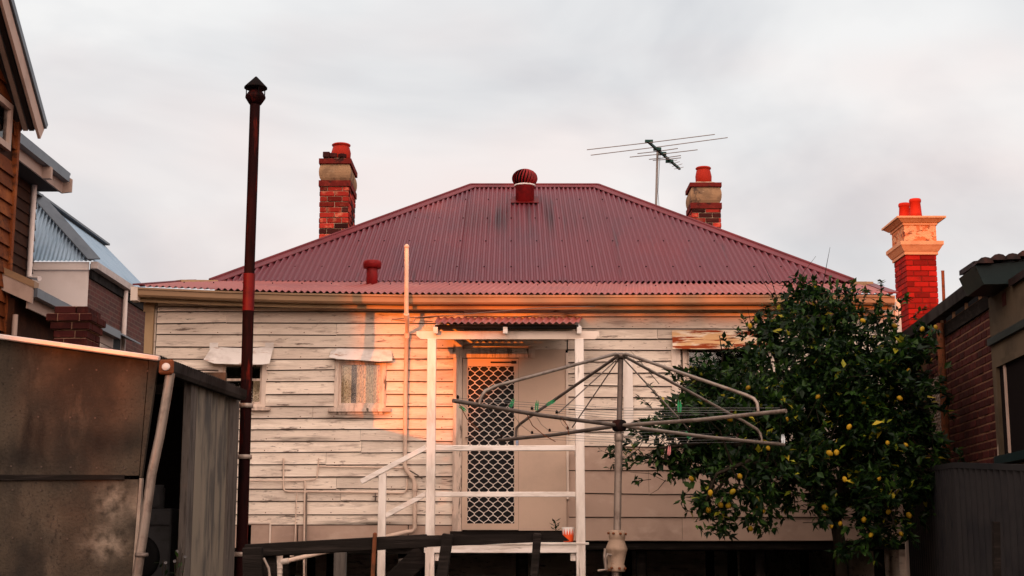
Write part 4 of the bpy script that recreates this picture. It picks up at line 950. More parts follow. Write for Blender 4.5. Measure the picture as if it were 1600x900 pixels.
for u, v, ru, rv, sc_ in ((214, 785, .10, .24, 9), (180, 785, .22, .24, 13), (165, 850, .3, .2, 11)):
    add_stain(M['cement'], P(u, v, YS), (ru, .3, rv), (.20, .155, .12), sc_, (1, 1, .8))
for u, v, ru, rv in ((60, 590, .5, .35), (150, 690, .7, .18), (40, 720, .6, .2), (60, 870, .8, .3)):
    add_stain(M['cement'], P(u, v, YS), (ru, .3, rv), (.016, .013, .011), 3.5, (1, 1, .5))
k = MB()
for u in (20, 62, 108, 150, 196, 228):
    for v in (575, 650, 728, 765, 840):
        if u < 215 or v < 700: k.cbox(P(u+random.uniform(-3, 3), v-.0+u*.02, YS-.003), .012, .006, .012)
tag(k.build('nail_heads', M['edge'], shed), kind='stuff')
# roof falling to the right-hand gutter
gN, gF = P(256, 566, YS), P(366, 606, YS2)
gN2 = Vector((gN.x, YS-.08, gN.z+.03)); gF2 = Vector((gF.x, YS2+.1, gF.z+.03))
ra, rb = P(-140, 505, YS-.08), P(-140, 505, YS-.08)+Vector((0, YS2+.2-YS, gF.z-gN.z))
k = MB(); k.corr(gN2, gF2, ra, rb, (0, 0, 1), amp=.012); k.build('roof', M['shedroof'], shed)
k = MB(); k.beam(P(-140, 507, YS-.11), P(250, 560.5, YS-.11), .05, .04, ch=.008); k.build('barge_capping', M['capping'], shed)
k = MB(); d = (gF-gN); n_ = Vector((1, 0, 0)); vs = []
prof = [(0, .0), (.0, -.085), (.03, -.1), (.085, -.1), (.1, -.07), (.1, .0), (.094, .0), (.094, -.066), (.082, -.094), (.032, -.094), (.006, -.082), (.006, 0)]
m = len(prof)
for p in (Vector((gN.x, YS-.1, gN.z-.01)), Vector((gF.x, YS2+.12, gF.z-.01))):
    for a, b in prof: vs.append(p+Vector((a, 0, b)))
k.add(vs, [(j, (j+1) % m, m+(j+1) % m, m+j) for j in range(m)]+[tuple(range(m))[::-1], tuple(range(m, 2*m))]); k.build('gutter', M['shedroof'], shed)
k = MB(); p = Vector((gN.x+.05, YS-.115, gN.z-.05)); k.cbox(p, .115, .03, .115, None, .014); k.build('gutter_end', M['rust'], shed)
k = MB(); k.lathe(p+Vector((.0, -.016, 0)), [(.030, -.012), (.034, 0), (.028, .006)], 14, (0, -1, .2)); k.build('gutter_outlet', M['capping'], shed)
dp = [P(266, 583, YS-.06), P(262, 610, YS-.06), P(250, 680, YS-.06), P(237, 740, YS-.06), P(226, 820, YS-.06), P(214, 900, YS-.06), Vector((P(200, 960, YS-.06).x, YS-.06, .02))]
k = MB(); k.tube(dp, .036, 12); k.build('downpipe', M['galv'], shed)
k = MB(); k.lathe(P(221, 868, YS-.06), [(.05, -.01), (.053, 0), (.05, .02)], 12); k.build('pipe_clip', M['galvdark'], shed)
# the right side: doorway, then sheets
def side(name, pts, m, th=.03, off=0):      # polygon on the shed's right-hand wall, photo pixels with depth
    k = MB(); k.prism([P(u, v, y)+Vector((off, 0, 0)) for u, v, y in pts], (-th, 0, 0)); return k.build(name, M[m], shed)
xw = gN.x+.02
def wy(u): return xw*FPX/(u-800)      # depth on the wall plane for a photo column
def wall_strip(name, u0, u1, vt, m, off=0, th=.025, lean=-.09, corr=False):
    y0, y1 = wy(u0), wy(u1); t = [Vector((xw+off, y, Z(vt, y))) for y in (y0, y1)]
    b = [Vector((xw+off+lean*0, y-.0, 0)) for y in (y0, y1)]
    k = MB()
    if corr: k.corr(b[0], b[1], t[0], t[1], (1, 0, 0), pitch=.30, amp=.02, n=10, rows=3)
    else: k.prism([b[0], b[1], t[1], t[0]], (-th, 0, 0))
    return k.build(name, M[m], shed)
wall_strip('door_jamb', 292, 301, 590, 'greywood', .03, .06)
wall_strip('wall_sheet', 301, 326, 600, 'galvsheet', .012, corr=True)
wall_strip('wall_sheet', 325, 356, 602, 'galvsheet', .0, corr=True)
wall_strip('end_post', 355, 369, 604, 'greywood', .03, .09)
# rest of the box, dark inside
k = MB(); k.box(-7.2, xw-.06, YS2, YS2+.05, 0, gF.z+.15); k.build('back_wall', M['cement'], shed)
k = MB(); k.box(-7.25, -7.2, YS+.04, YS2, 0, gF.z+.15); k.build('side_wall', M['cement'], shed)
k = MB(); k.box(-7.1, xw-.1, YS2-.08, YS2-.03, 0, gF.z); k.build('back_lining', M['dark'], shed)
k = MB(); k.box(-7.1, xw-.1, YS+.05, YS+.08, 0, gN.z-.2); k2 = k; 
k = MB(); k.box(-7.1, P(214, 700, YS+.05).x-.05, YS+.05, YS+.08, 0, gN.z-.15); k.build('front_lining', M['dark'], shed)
k = MB(); k.box(xw-.75, xw-.1, YS+.3, YS+.5, gN.z-.22, gN.z-.14); k.build('lintel', M['darkwood'], shed)
# appliance and canister in the doorway
am = P(250, 792, 12.3); am.x -= .22; am.y = 12.6; 
wmach = thing('washing_machine', (am.x, 12.6, 0), 'washing machine standing in the dark shed doorway', 'washing machine')
k = MB(); k.cbox((am.x, 12.75, am.z/2), .56, .56, am.z-.02, None, .015); k.build('cabinet', M['enamel'], wmach)
k = MB(); k.cbox((am.x, 12.46, am.z-.09), .56, .03, .13, None, .008); k.build('control_panel', M['enamel'], wmach)
k = MB(); k.lathe((am.x-.05, 12.444, am.z-.09), [(.03, 0), (.03, .03), (.024, .035)], 14, (0, -1, 0)); k.build('dial', M['black'], wmach)
k = MB(); k.lathe((am.x, 12.46, am.z-.43), [(.2, 0), (.2, .025), (.16, .035)], 24, (0, -1, 0)); k.build('drum_door', M['black'], wmach)
k = MB(); c = P(247, 778, 12.7); k.lathe((am.x+.1, 12.7, am.z), [(.06, 0), (.062, .01), (.062, .17), (.05, .18), (.05, .2)], 16)
cn = k.build('canister', M['enamel']); tag(cn, 'round canister on top of the washing machine in the shed', 'canister')
# weed at the shed door
wd_ = P(262, 900, 10.9); weed = thing('flowering_weed', (wd_.x, wd_.y, 0), 'tall weed with small white flowers at the shed doorway', 'plant')
rw = random.Random(5); k = MB(); lf = MB(); fl = []
for i in range(7):
    u, v = rw.uniform(245, 290), rw.uniform(852, 885); b = P(u, v, 10.9+rw.uniform(-.1, .1)); s = Vector((wd_.x+rw.uniform(-.06, .06), 10.9, 0)); mid = s.lerp(b, .6)+Vector((rw.uniform(-.05, .05), 0, .05))
    k.tube([s, mid, b], [.006, .005, .003], 5); fl.append(b)
    for j in range(9):
        p = s.lerp(mid, rw.uniform(.5, 1)) if j < 5 else mid.lerp(b, rw.random()); d = Vector((rw.gauss(0, 1), rw.gauss(0, 1), rw.gauss(.2, .5))).normalized(); sd = d.cross(Vector((0, 0, 1))).normalized(); ln = rw.uniform(.05, .09)
        lf.add([p, p+d*ln*.5+sd*.014, p+d*ln, p+d*ln*.5-sd*.014], [(0, 1, 2, 3)])
k.build('stems', M['bark'], weed); tag(lf.build('leaves', M['leaf'], weed), kind='stuff')
for b in fl[:4]:
    k = MB()
    for j in range(6):
        a = j*math.pi/3; d = Vector((math.cos(a), -.4, math.sin(a))).normalized(); sd = d.cross(Vector((0, 1, 0))).normalized()
        k.add([b, b+d*.008+sd*.005, b+d*.015, b+d*.008-sd*.005], [(0, 1, 2, 3)])
    k.build('flower', M['enamel'], weed)

# ================================================================ flue
YF = 14.1
flue = thing('stove_flue', (P(372, 960, YF).x, YF, 0), 'tall thin rust-red steel flue pipe with conical cowl standing by the shed', 'flue')
pts = [Vector((P(371, 980, YF).x, YF, .02)), P(377.5, 870, YF), P(384, 640, YF), P(388, 480, YF)]
k = MB(); k.tube(pts, .057, 16); k.build('pipe', M['flue'], flue)
k = MB(); k.tube([P(387.8, 486, YF), P(389.5, 428, YF)], .060, 16); k.build('sun_patch_band', M['plate'], flue)  # sunlit stretch of the pipe, put in as a red band
k = MB(); k.tube([P(389.4, 430, YF), P(394, 300, YF), P(398.6, 160, YF)], .053, 16); k.build('pipe', M['flue'], flue)
ft = P(398.8, 163, YF)
k = MB(); k.lathe(ft, [(.062, 0), (.105, .07), (.105, .08), (.06, .15), (.05, .15)], 16); k.build('collar', M['flue'], flue)
k = MB(); k.lathe(ft+Vector((0, 0, .17)), [(.12, 0), (.118, .012), (.01, .125), (.002, .13)], 16); k.build('cowl', M['flueblack'], flue)
for a in range(4):
    k = MB(); q = Vector((math.cos(a*1.57+.5)*.098, math.sin(a*1.57+.5)*.098, 0)); k.tube([ft+q+Vector((0, 0, .07)), ft+q+Vector((0, 0, .18))], .006, 5); k.build('cowl_stay', M['flueblack'], flue)
for u, v in ((384.3, 634), (382, 714), (378, 866)):
    k = MB(); p = P(u, v, YF); k.lathe(p, [(.069, -.022), (.074, -.02), (.074, .02), (.069, .022)], 16); k.beam(p+Vector((-.06, -.04, 0)), P(u-24, v+4, YS2-.1), .008, .035); k.build('bracket', M['strap'], flue)

# ================================================================ broken fence in front
YB = 8.2
fence = thing('broken_fence', (X(600, YB), YB, 0), 'blackened timber fence rail on leaning posts across the foreground', 'fence')
k = MB(); k.beam(P(383, 861, YB), P(668, 845, YB), .05, .075, ch=.006); k.build('rail', M['darkwood'], fence)
k = MB(); pa, pb_ = P(650, 846.5, YB), P(890, 839.5, YB)
k.prism([P(640, 837, YB-.03), P(876, 833, YB-.03), P(890, 845, YB-.03), P(640, 856, YB-.03)], (0, .05, 0)); k.build('rail', M['darkwood'], fence)
def fpost(u0, v0, u1, w_, m='darkwood', Yq=YB-.06, th=.06, name='post'):
    a = P(u0, v0, Yq); b = Vector((P(u1, 905, Yq).x, Yq, 0)); b.x = a.x+(P(u1, 905, Yq).x-a.x)*(a.z)/(a.z-P(u1, 905, Yq).z)
    k = MB(); k.beam(b, a, w_, th, up=(0, 1, 0), ch=.006); k.build(name, M[m], fence)
fpost(700, 834, 690, .062); fpost(840, 833, 834, .045); fpost(586, 832, 582, .022, th=.022, m='rust', Yq=YB-.04, name='steel_stake')
fpost(532, 858, 531, .07, 'greywood', YB+.3); fpost(395, 855, 396, .11, Yq=YB-.1); fpost(420, 858, 421, .08, Yq=YB+.05)
k = MB(); k.tube([P(412, 872, YB-.12), P(420, 888, YB-.12), P(422, 905, YB-.12)], .008, 6); k.build('wire_tie', M['galv'], fence)

# ================================================================ houses on the left
# --- timber gabled house, nearest the left edge
hA = thing('shingled_house', (-9.5, 16, 0), 'tall brown shingled house with pale bargeboards at the left edge', 'house')
xa = -7.2; ya = 20.0
zr = lambda v: Z(v, ya)
k = MB(); k.box(-13, xa-.03, 9.5, ya-.03, 0, Z(200, ya)+.1); k.build('wall', M['shingledark'], hA)
# gable above, in the plane of the right-hand wall
za = Z(188, ya); ap = Vector((xa-.03, 14.6, za+5.6)); 
k = MB(); k.prism([(xa-.03, 9.2, za), (xa-.03, ya-.03, za), ap], (-6, 0, 0)); k.build('gable', M['shingledark'], hA)
zrow = Z(520, ya); i = 0
wy0, wy1, wz0, wz1 = 14.2, 19.65, Z(232, 19.5), Z(160, 19.5)
while zrow < za+2.4:
    yend = ya if zrow < za else ya-(zrow-za)/5.6*(ya-14.6)
    y = 14.0+(.0 if i % 2 else -.3)
    while y < yend-.05:
        y2 = min(y+random.uniform(.5, .75), yend)
        if not (wz0-.12 < zrow+.1 < wz1+.05 and y2 > wy0 and y < wy1+.08):
            k = MB(); k.hexa([(xa, y+.004, zrow), (xa+.022, y+.004, zrow), (xa+.022, y2-.004, zrow), (xa, y2-.004, zrow), (xa-.028, y+.004, zrow+.23), (xa-.02, y+.004, zrow+.23), (xa-.02, y2-.004, zrow+.23), (xa-.028, y2-.004, zrow+.23)]); k.build('shingle', M['shingle'], hA)
        y = y2
    zrow += .205; i += 1
k = MB(); k.box(xa-.1, xa+.04, ya-.06, ya+.03, 0, za); k.build('corner_board', M['shingle'], hA)
f = MB()
for a, b, c, d in ((wy0, wy1, wz0, wz0+.09), (wy0, wy1, wz1-.09, wz1), (wy1-.09, wy1, wz0+.09, wz1-.09), (wy0, wy0+.09, wz0+.09, wz1-.09)): f.box(xa-.02, xa+.05, a, b, c, d)
wA = f.build('window', M['barge'], hA)
k = MB(); k.box(xa-.005, xa+.002, wy0+.09, wy1-.09, wz0+.09, wz1-.09); k.build('pane', M['glass'], wA)
k = MB(); k.box(xa-.025, xa-.02, wy0+.09, wy1-.09, wz0+.09, wz1-.09); k.build('blind', M['dark'], wA)
k = MB(); k.box(xa-.018, xa-.012, 18.7, 19.2, wz0+.09, wz0+.55); k.build('curtain', M['curtain'], wA)
# bargeboards: traced as the roof's sloping edge, standing out from the wall
xo = xa+.36
bl = PX(68, 196, xo); bu = PX(14, 0, xo); dv = (bu-bl)
bl2 = bl-dv*.03; bu2 = bl+dv*1.5
k = MB(); k.beam(bl2, bu2, .05, .30, up=(1, 0, 0)); 
def strip_on(x, p, q, w0, w1, th, name, m):       # sloping strip in a plane of constant x
    d = (q-p).normalized(); nrm = Vector((0, d.z, -d.y)); nrm = nrm if nrm.z > 0 else -nrm
    k = MB(); k.prism([p+nrm*w0, q+nrm*w0, q+nrm*w1, p+nrm*w1], (-th, 0, 0)); return k.build(name, M[m], hA)
strip_on(xo, bl2, bu2, -.24, .0, .04, 'bargeboard', 'barge'); strip_on(xo+.03, bl2+Vector((.03, 0, 0)), bu2+Vector((.03, 0, 0)), .002, .10, .09, 'roof_edge', 'bluegrey')
# eave lining boards between barge and wall
d = (bu2-bl2).normalized(); nrm = Vector((0, d.z, -d.y)); nrm = nrm if nrm.z > 0 else -nrm
for i in range(4):
    k = MB(); q0 = Vector((-.05-.09*i, 0, 0)); k.prism([bl2+q0-nrm*.05, bu2+q0-nrm*.05, bu2+q0-nrm*.05-Vector((.07, 0, 0)), bl2+q0-nrm*.05-Vector((.07, 0, 0))], nrm*.02); k.build('eave_board', M['barge' if i % 2 == 0 else 'soffit'], hA)
k = MB(); k.prism([bl2-nrm*.02, bu2-nrm*.02, bu2-nrm*.02-Vector((3, 0, 0)), bl2-nrm*.02-Vector((3, 0, 0))], nrm*.05); k.build('roof', M['bluegrey'], hA)
e = PX(40, 174, xa+.25)
k = MB(); k.box(xa-.1, xa+.19, ya+.04, ya+.5, Z(190, ya+.2), Z(161, ya+.2)); k.build('eave_box', M['barge'], hA)
# --- the long wing behind it
hB = thing('brown_wing', (-9.5, 22, 0), 'dark brown boarded wing with metal gutter and white downpipe behind the shingled house', 'house')
xb = -8.2; yb = 23.9
k = MB(); k.box(-12.5, xb-.02, 20.4, yb, 0, Z(278, 24)-.02); k.build('wall', M['shingledark'], hB)
zrow = Z(520, 23); 
while zrow < Z(262, 23):
    for y0_, y1_ in ((20.4, 22.1), (22.1, yb)):
        k = MB(); k.hexa([(xb, y0_, zrow), (xb+.02, y0_, zrow), (xb+.02, y1_, zrow), (xb, y1_, zrow), (xb-.02, y0_, zrow+.21), (xb-.012, y0_, zrow+.21), (xb-.012, y1_, zrow+.21), (xb-.02, y1_, zrow+.21)]); k.build('board', M['shingledark'], hB)
    zrow += .19
xg = -7.68; zg = Z(281, 24.0)
k = MB(); k.box(xg-.12, xg, 19.0, 24.0, zg-.04, zg+.10); k.build('gutter', M['bluegrey'], hB)
k = MB(); k.box(xg-.16, xg-.13, 19.0, 24.05, zg-.22, zg+.05); k.build('fascia', M['barge'], hB)
k = MB(); k.prism([(xg-.16, 24.06, zg-.22), (xg+.02, 24.06, zg-.20), (xg+.02, 24.06, zg+.03), (xg-1.6, 24.06, zg+.9), (xg-1.6, 24.06, zg+.62)], (0, .05, 0)); k.build('bargeboard', M['barge'], hB)
k = MB(); k.box(-9.5, xg-.16, 20.4, 24.05, zg-.20, zg-.17); k.build('soffit', M['soffit'], hB)
k = MB(); k.prism([(xg-.02, 19.0, zg+.10), (-10.0, 19.0, zg+1.2), (-10.0, 24.1, zg+1.2), (xg-.02, 24.1, zg+.10)], (0, 0, .04)); k.build('roof', M['bluegrey'], hB)
k = MB(); k.box(xg-.13, xg+.015, 22.95, 23.05, zg-.24, zg-.041); k.build('gutter_bracket', M['barge'], hB)
k = MB(); k.tube([(xb+.07, 23.55, zg-.21), (xb+.07, 23.55, Z(432, 23.5)), (xb+.3, 23.4, Z(437, 23.5))], .045, 10); k.build('downpipe', M['whitewall'], hB)
k = MB(); k.box(xb-.02, xb+.035, 21.9, 22.75, Z(318, 22.4), Z(270, 22.4)); wB = k.build('window', M['barge'], hB)
k = MB(); k.box(xb+.036, xb+.04, 22.0, 22.65, Z(313, 22.4), Z(275, 22.4)); k.build('pane', M['black'], wB)
# --- lean-to at its foot
zl = Z(456, 20.0)+.0; xl = -6.82
lt = []
k = MB(); k.corr((xl, 19.9, zl+.04), (xl, 24.3, zl+.04), (xb, 19.9, zl+.62), (xb, 24.3, zl+.62), (.4, 0, .9)); k.build('lean_to_roof', M['blueroof'], hB)
k = MB(); k.box(xl-.02, xl+.1, 19.85, 24.2, zl-.10, zl+.03); k.build('lean_to_gutter', M['bluegrey'], hB)
k = MB(); k.box(xl-.05, xl-.022, 19.85, 24.2, zl-.26, zl+.0); k.build('lean_to_fascia', M['barge'], hB)
k = MB(); k.prism([(xl+.05, 19.84, zl-.20), (xl+.05, 19.84, zl+.07), (xb-.6, 19.84, zl+.96), (xb-.6, 19.84, zl+.70)], (0, -.05, 0)); k.build('lean_to_barge', M['barge'], hB)
k = MB(); k.prism([(xl+.07, 19.78, zl+.02), (xl+.07, 19.78, zl+.12), (xb-.6, 19.78, zl+1.02), (xb-.6, 19.78, zl+.92)], (0, .2, 0)); k.build('barge_flashing', M['gutter'], hB)
k = MB(); k.box(-9, xl-.25, 19.95, 24.2, 0, zl-.1); k.build('lean_to_wall', M['shingledark'], hB)
k = MB(); k.tube([(xl-.2, 19.87, zl-.35), (xl-.2, 19.87, 0)], .04, 8); k.build('downpipe', M['barge'], hB)
# --- brick house with pale blue roof
hC = thing('brick_house', (-8.3, 27, 0), 'brick house with white end wall and pale blue corrugated roof behind the shed', 'house')
xc, yc = -7.4, 24.5; zc = Z(421, yc)
m = bpy.data.materials.new('far_brickwork'); m.use_nodes = True; t = m.node_tree; bs = t.nodes['Principled BSDF']
tcn = t.nodes.new('ShaderNodeNewGeometry'); mpn = t.nodes.new('ShaderNodeMapping'); mpn.inputs['Rotation'].default_value = (0, R(90), R(90)); bk = t.nodes.new('ShaderNodeTexBrick'); cb = t.nodes.new('ShaderNodeCombineXYZ'); sp = t.nodes.new('ShaderNodeSeparateXYZ')
t.links.new(tcn.outputs['Position'], sp.inputs[0]); t.links.new(sp.outputs[1], cb.inputs[0]); t.links.new(sp.outputs[2], cb.inputs[1]); t.links.new(cb.outputs[0], bk.inputs[0])
bk.inputs['Color1'].default_value = (.10, .022, .016, 1); bk.inputs['Color2'].default_value = (.055, .015, .012, 1); bk.inputs['Mortar'].default_value = (.12, .07, .05, 1)
bk.inputs['Scale'].default_value = 1; bk.inputs['Brick Width'].default_value = .24; bk.inputs['Row Height'].default_value = .086; bk.inputs['Mortar Size'].default_value = .008
t.links.new(bk.outputs[0], bs.inputs[0]); bs.inputs['Roughness'].default_value = .9
bpn = t.nodes.new('ShaderNodeBump'); bpn.inputs['Strength'].default_value = .5; bpn.inputs['Distance'].default_value = .01; t.links.new(bk.outputs[1], bpn.inputs['Height']); bpn.invert = True; t.links.new(bpn.outputs[0], bs.inputs['Normal'])
M['farbrick'] = m
k = MB(); k.box(xc-.3, xc, yc+.02, 29.5, 0, zc); k.build('brick_wall', M['farbrick'], hC)
k = MB(); k.box(-12, xc-.01, yc-.04, yc, 0, zc); k.build('end_wall', M['whitewall'], hC)
k = MB(); k.box(-12, xc-.0, yc-.08, yc-.041, zc-.02, zc+.12); k.build('fascia', M['whitewall'], hC)
k = MB(); k.box(xc+.04, xc+.16, yc-.1, 29.5, zc+.0, zc+.12); k.build('gutter', M['capping'], hC)
k = MB(); k.box(xc+.0, xc+.04, yc, 29.5, zc-.16, zc+.1); k.build('eave_board', M['shedroof'], hC)
r0c, r1c = Vector((-8.62, 25.1, Z(308, 25.1))), Vector((-8.62, 29.5, Z(308, 25.1)))
c0 = Vector((xc+.1, yc-.12, zc+.13)); c1 = Vector((-12, yc-.12, zc+.13))
k = MB(); a_ = Vector((r0c.x, yc-.12, zc+.13)); n_ = up_normal(a_, c0, r0c)
k.corr(a_, c0, r0c, c0, n_, n=6, amp=.012); k.corr(c1, a_, r0c+Vector((-3, 0, 0)), r0c, n_); k.build('front_roof', M['blueroof'], hC)
c2 = Vector((xc+.1, 29.5, zc+.13)); k = MB(); k.corr(c0, c2, r0c, r1c, up_normal(c0, c2, r1c)); k.build('side_roof', M['blueroof'], hC)
k = MB(); k.beam(c0+Vector((0, 0, .03)), r0c+Vector((0, 0, .05)), .26, .02, up=(.6, -.6, .6)); k.build('hip_capping', M['bluegrey'], hC)
k = MB(); k.beam(r0c+Vector((0, -.2, .03)), r1c+Vector((0, 0, .03)), .22, .04); k.build('ridge_capping', M['bluegrey'], hC)
k = MB(); k.tube([(xc+.07, 26.6, zc-.02), (xc+.07, 26.6, 0)], .045, 10); k.build('downpipe', M['whitewall'], hC)
k = MB(); k.box(xc-.02, xc+.06, 25.2, 26.5, Z(545, 25.5), Z(515, 25.5)); wC = k.build('window', M['whitewall'], hC)
k = MB(); k.box(xc+.061, xc+.066, 25.28, 26.42, Z(545, 25.5)+.06, Z(515, 25.5)-.06); k.build('pane', M['black'], wC)
k = MB(); k.prism([(xc+.02, 25.1, Z(514, 25.5)), (xc+.4, 25.1, Z(526, 25.5)), (xc+.4, 26.6, Z(526, 25.5)), (xc+.02, 26.6, Z(514, 25.5))], (0, 0, .03)); k.build('awning', M['bluegrey'], wC)
# --- brick pier in front of them
YK = 15.0; x0, x1 = X(84, YK, 500), X(136, YK, 500); zt_ = Z(478, YK)
pier = thing('brick_chimney_stub', ((x0+x1)/2, YK+.25, 0), 'low red brick chimney stub rising behind the shed roof', 'chimney')
k = MB(); k.box(x0+.012, x1-.012, YK+.012, YK+.5, 0, zt_-.01); k.build('core', M['mortardark'], pier)
for org, ux, n, wdd, odd in (((x0, YK, 0), (1, 0, 0), (0, -1, 0), x1-x0, 0), ((x1, YK, 0), (0, 1, 0), (1, 0, 0), .5, 1), ((x0, YK+.5, 0), (0, -1, 0), (-1, 0, 0), .5, 1)):
    brick_face(pier, 'brickdark', org, ux, n, wdd, zt_-7*.086-.26, zt_-.26, odd=odd, sink=.003)
e_ = .03
for j in range(3):
    ex = e_*(2-abs(j-1)) if j != 2 else .0
    z0_ = zt_-.258+j*.086
    for org, ux, n, wdd, odd in (((x0-ex, YK-ex, 0), (1, 0, 0), (0, -1, 0), x1-x0+2*ex, j), ((x1+ex, YK-ex, 0), (0, 1, 0), (1, 0, 0), .5+ex, j+1), ((x0-ex, YK+.5, 0), (0, -1, 0), (-1, 0, 0), .5+ex, j+1)):
        brick_face(pier, 'brickdark', org, ux, n, wdd, z0_, z0_+.086, odd=odd, sink=.003)
    k = MB(); k.box(x0-ex+.012, x1+ex-.012, YK-ex+.012, YK+.5, z0_+.003, z0_+.084); k.build('corbel', M['mortardark'], pier)

# ================================================================ right side
# --- painted chimney of the next house
YN = 22.0; x0, x1 = X(1416, YN, 420), X(1464.5, YN, 420); dn = .7
zz = [Z(v, YN) for v in (340, 352, 378, 398)]
nch = thing('painted_chimney', ((x0+x1)/2, YN+dn/2, 0), 'scarlet brick chimney with cream moulded cornice and two red pots', 'chimney')
k = MB(); k.box(x0+.012, x1-.012, YN+.012, YN+dn-.012, 0, zz[3]+.002); k.build('stack', M['mortarred'], nch)
for org, ux, n, wdd, odd in (((x0, YN, 0), (1, 0, 0), (0, -1, 0), x1-x0, 0), ((x0, YN+dn, 0), (0, -1, 0), (-1, 0, 0), dn, 1), ((x1, YN, 0), (0, 1, 0), (1, 0, 0), dn, 1)):
    brick_face(nch, 'brickred', org, ux, n, wdd, zz[3]-.086*15, zz[3]-.003, odd=odd, sink=-.003, jit=.002)
cx, cy, hx, hy = (x0+x1)/2, YN+dn/2, (x1-x0)/2, dn/2
k = MB(); h_ = zz[2]-zz[3]
for a, b, o0, o1 in ((0, .25, .02, .02), (.25, .7, .03, .085), (.7, 1, .095, .095)): ring(k, cx, cy, hx+o0, hy+o0, zz[3]+h_*a, zz[3]+h_*b-.001, hx+o1, hy+o1)
k.build('lower_moulding', M['cornice'], nch)
k = MB(); ring(k, cx, cy, hx+.01, hy+.01, zz[2], zz[1]-.001); k.build('frieze', M['frieze'], nch)
k = MB(); h_ = zz[0]-zz[1]
for a, b, o0, o1 in ((0, .3, .03, .03), (.3, .75, .05, .12), (.75, 1, .14, .14)): ring(k, cx, cy, hx+o0, hy+o0, zz[1]+h_*a, zz[1]+h_*b-.001, hx+o1, hy+o1)
k.build('cornice', M['cornice'], nch)
k = MB(); ring(k, cx, cy, hx+.05, hy+.05, zz[0], zz[0]+.04, hx-.1, hy-.1); k.build('flaunching', M['mortar'], nch)
pot(X(1436, YN, 320), cy-.14, zz[0]+.01, .095, .34, 'straight').build('chimney_pot', M['pot'], nch)
pot(X(1427, YN, 320), cy+.16, zz[0]+.01, .095, .34, 'straight').build('chimney_pot', M['pot'], nch)
k = MB(); p = P(1473, 500, 19.0); k.tube([Vector((p.x, p.y, 2.4)), P(1473, 424, 19.0)], .022, 8); k.tube([P(1473, 424, 19.0), P(1473, 423, 19.0)], .024, 8)
rod = k.build('vent_pipe', M['rust']); tag(rod, 'thin rust-brown vent pipe rising beside the scarlet chimney', 'pipe')

# --- brick house at the right edge, turned a few degrees
o = P(1555, 600, 14.0); o.z = 0
TR = Matrix.Translation(o) @ Matrix.Rotation(R(-5), 4, 'Z')       # local y runs back along the wall, x into the house
hD = thing('right_brick_house', TR @ Vector((2, 1, 0)), 'dark brick and khaki plaster house with tiled roof at the right edge', 'house')
ZD = lambda v, ly: Z(v, (TR @ Vector((0, ly, 0))).y)
ztop = ZD(455, 0)
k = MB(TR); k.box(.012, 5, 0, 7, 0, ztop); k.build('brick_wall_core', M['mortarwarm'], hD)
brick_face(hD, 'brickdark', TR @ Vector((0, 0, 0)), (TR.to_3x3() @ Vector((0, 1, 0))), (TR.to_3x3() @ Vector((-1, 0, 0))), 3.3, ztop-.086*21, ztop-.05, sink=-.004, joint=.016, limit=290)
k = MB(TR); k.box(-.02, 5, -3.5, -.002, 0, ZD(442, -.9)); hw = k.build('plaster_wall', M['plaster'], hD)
k = MB(TR); k.box(-.055, -.02, -3.5, .0, ZD(541, -.02), ZD(530, -.02)); k.build('string_course', M['greenmetal'], hD)
# window in plaster wall
wz1_, wz0_ = ZD(563, -.4), ZD(712, -.3)
k = MB(TR); k.box(-.024, -.021, -1.6, -.22, wz0_, wz1_); wD = k.build('window', M['dark'], hD)
for a, b, c, d in ((-.30, -.22, wz0_, wz1_), (-1.6, -.30, wz1_-.06, wz1_), (-.55, -.50, wz0_, wz1_-.06)):
    k = MB(TR); k.box(-.06 if a != -.55 else -.04, -.0245, a, b, c, d); k.build('frame', M['barge' if a == -.55 else 'plaster'], wD)
k = MB(TR); k.box(-.10, -.0245, -1.7, -.18, wz0_-.08, wz0_-.002); k.build('sill', M['greenmetal'], wD)
k = MB(TR); k.box(-.026, -.0215, -.68, -.55, ZD(478, -.6), ZD(458, -.6)); k.build('air_vent', M['brickdark'], hD)
k = MB(TR); k.prism([(-.024, -.03, ZD(700, 0)), (-.024, -.10, ZD(690, 0)), (-.024, -.08, ZD(712, 0)), (-.024, -.02, ZD(714, 0))], (.003, 0, 0)); k.build('bare_patch', M['patch'], hD)
# eaves
ze = ztop+.0; eo = -.55
eN = TR.inverted() @ P(1530, 440, 13.95); eF = TR.inverted() @ P(1440, 496, 17.4)
zeN, zeF = eN.z, eF.z; xe = (eN.x+eF.x)/2
ze = (zeN+zeF)/2
k = MB(TR); k.box(xe-.06, xe+.06, .05, 7, ze-.13, ze); k.build('gutter', M['shedroof'], hD)
k = MB(TR); k.prism([(xe, -.05, ze), (2.5, -.05, ze+1.3), (5.4, -.05, ze), (5.4, -.05, ze-.06), (2.5, -.05, ze+1.24), (xe, -.05, ze-.06)], (0, 7.2, 0)); k.build('side_roof', M['shedroof'], hD)
zq = ZD(442, -.9)
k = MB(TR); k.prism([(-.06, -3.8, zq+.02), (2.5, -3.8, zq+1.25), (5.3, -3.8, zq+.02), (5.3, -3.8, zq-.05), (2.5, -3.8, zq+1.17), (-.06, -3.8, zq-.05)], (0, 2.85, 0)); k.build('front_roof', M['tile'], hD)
k = MB(TR); k.prism([(.0, -3.5, zq), (5, -3.5, zq), (2.5, -3.5, zq+1.12)], (0, .1, 0)); k.build('gable', M['plaster'], hD)
k = MB(TR); k.box(xe+.07, .011, .05, 7, ze-.04, ze-.01); k.build('soffit', M['shedroof'], hD)
for j in range(8):
    y = .35+j*.62; k = MB(TR); k.box(xe+.061, -.02, y, y+.05, ze-.20, ze-.041); k.build('rafter_end', M['cornice'], hD)
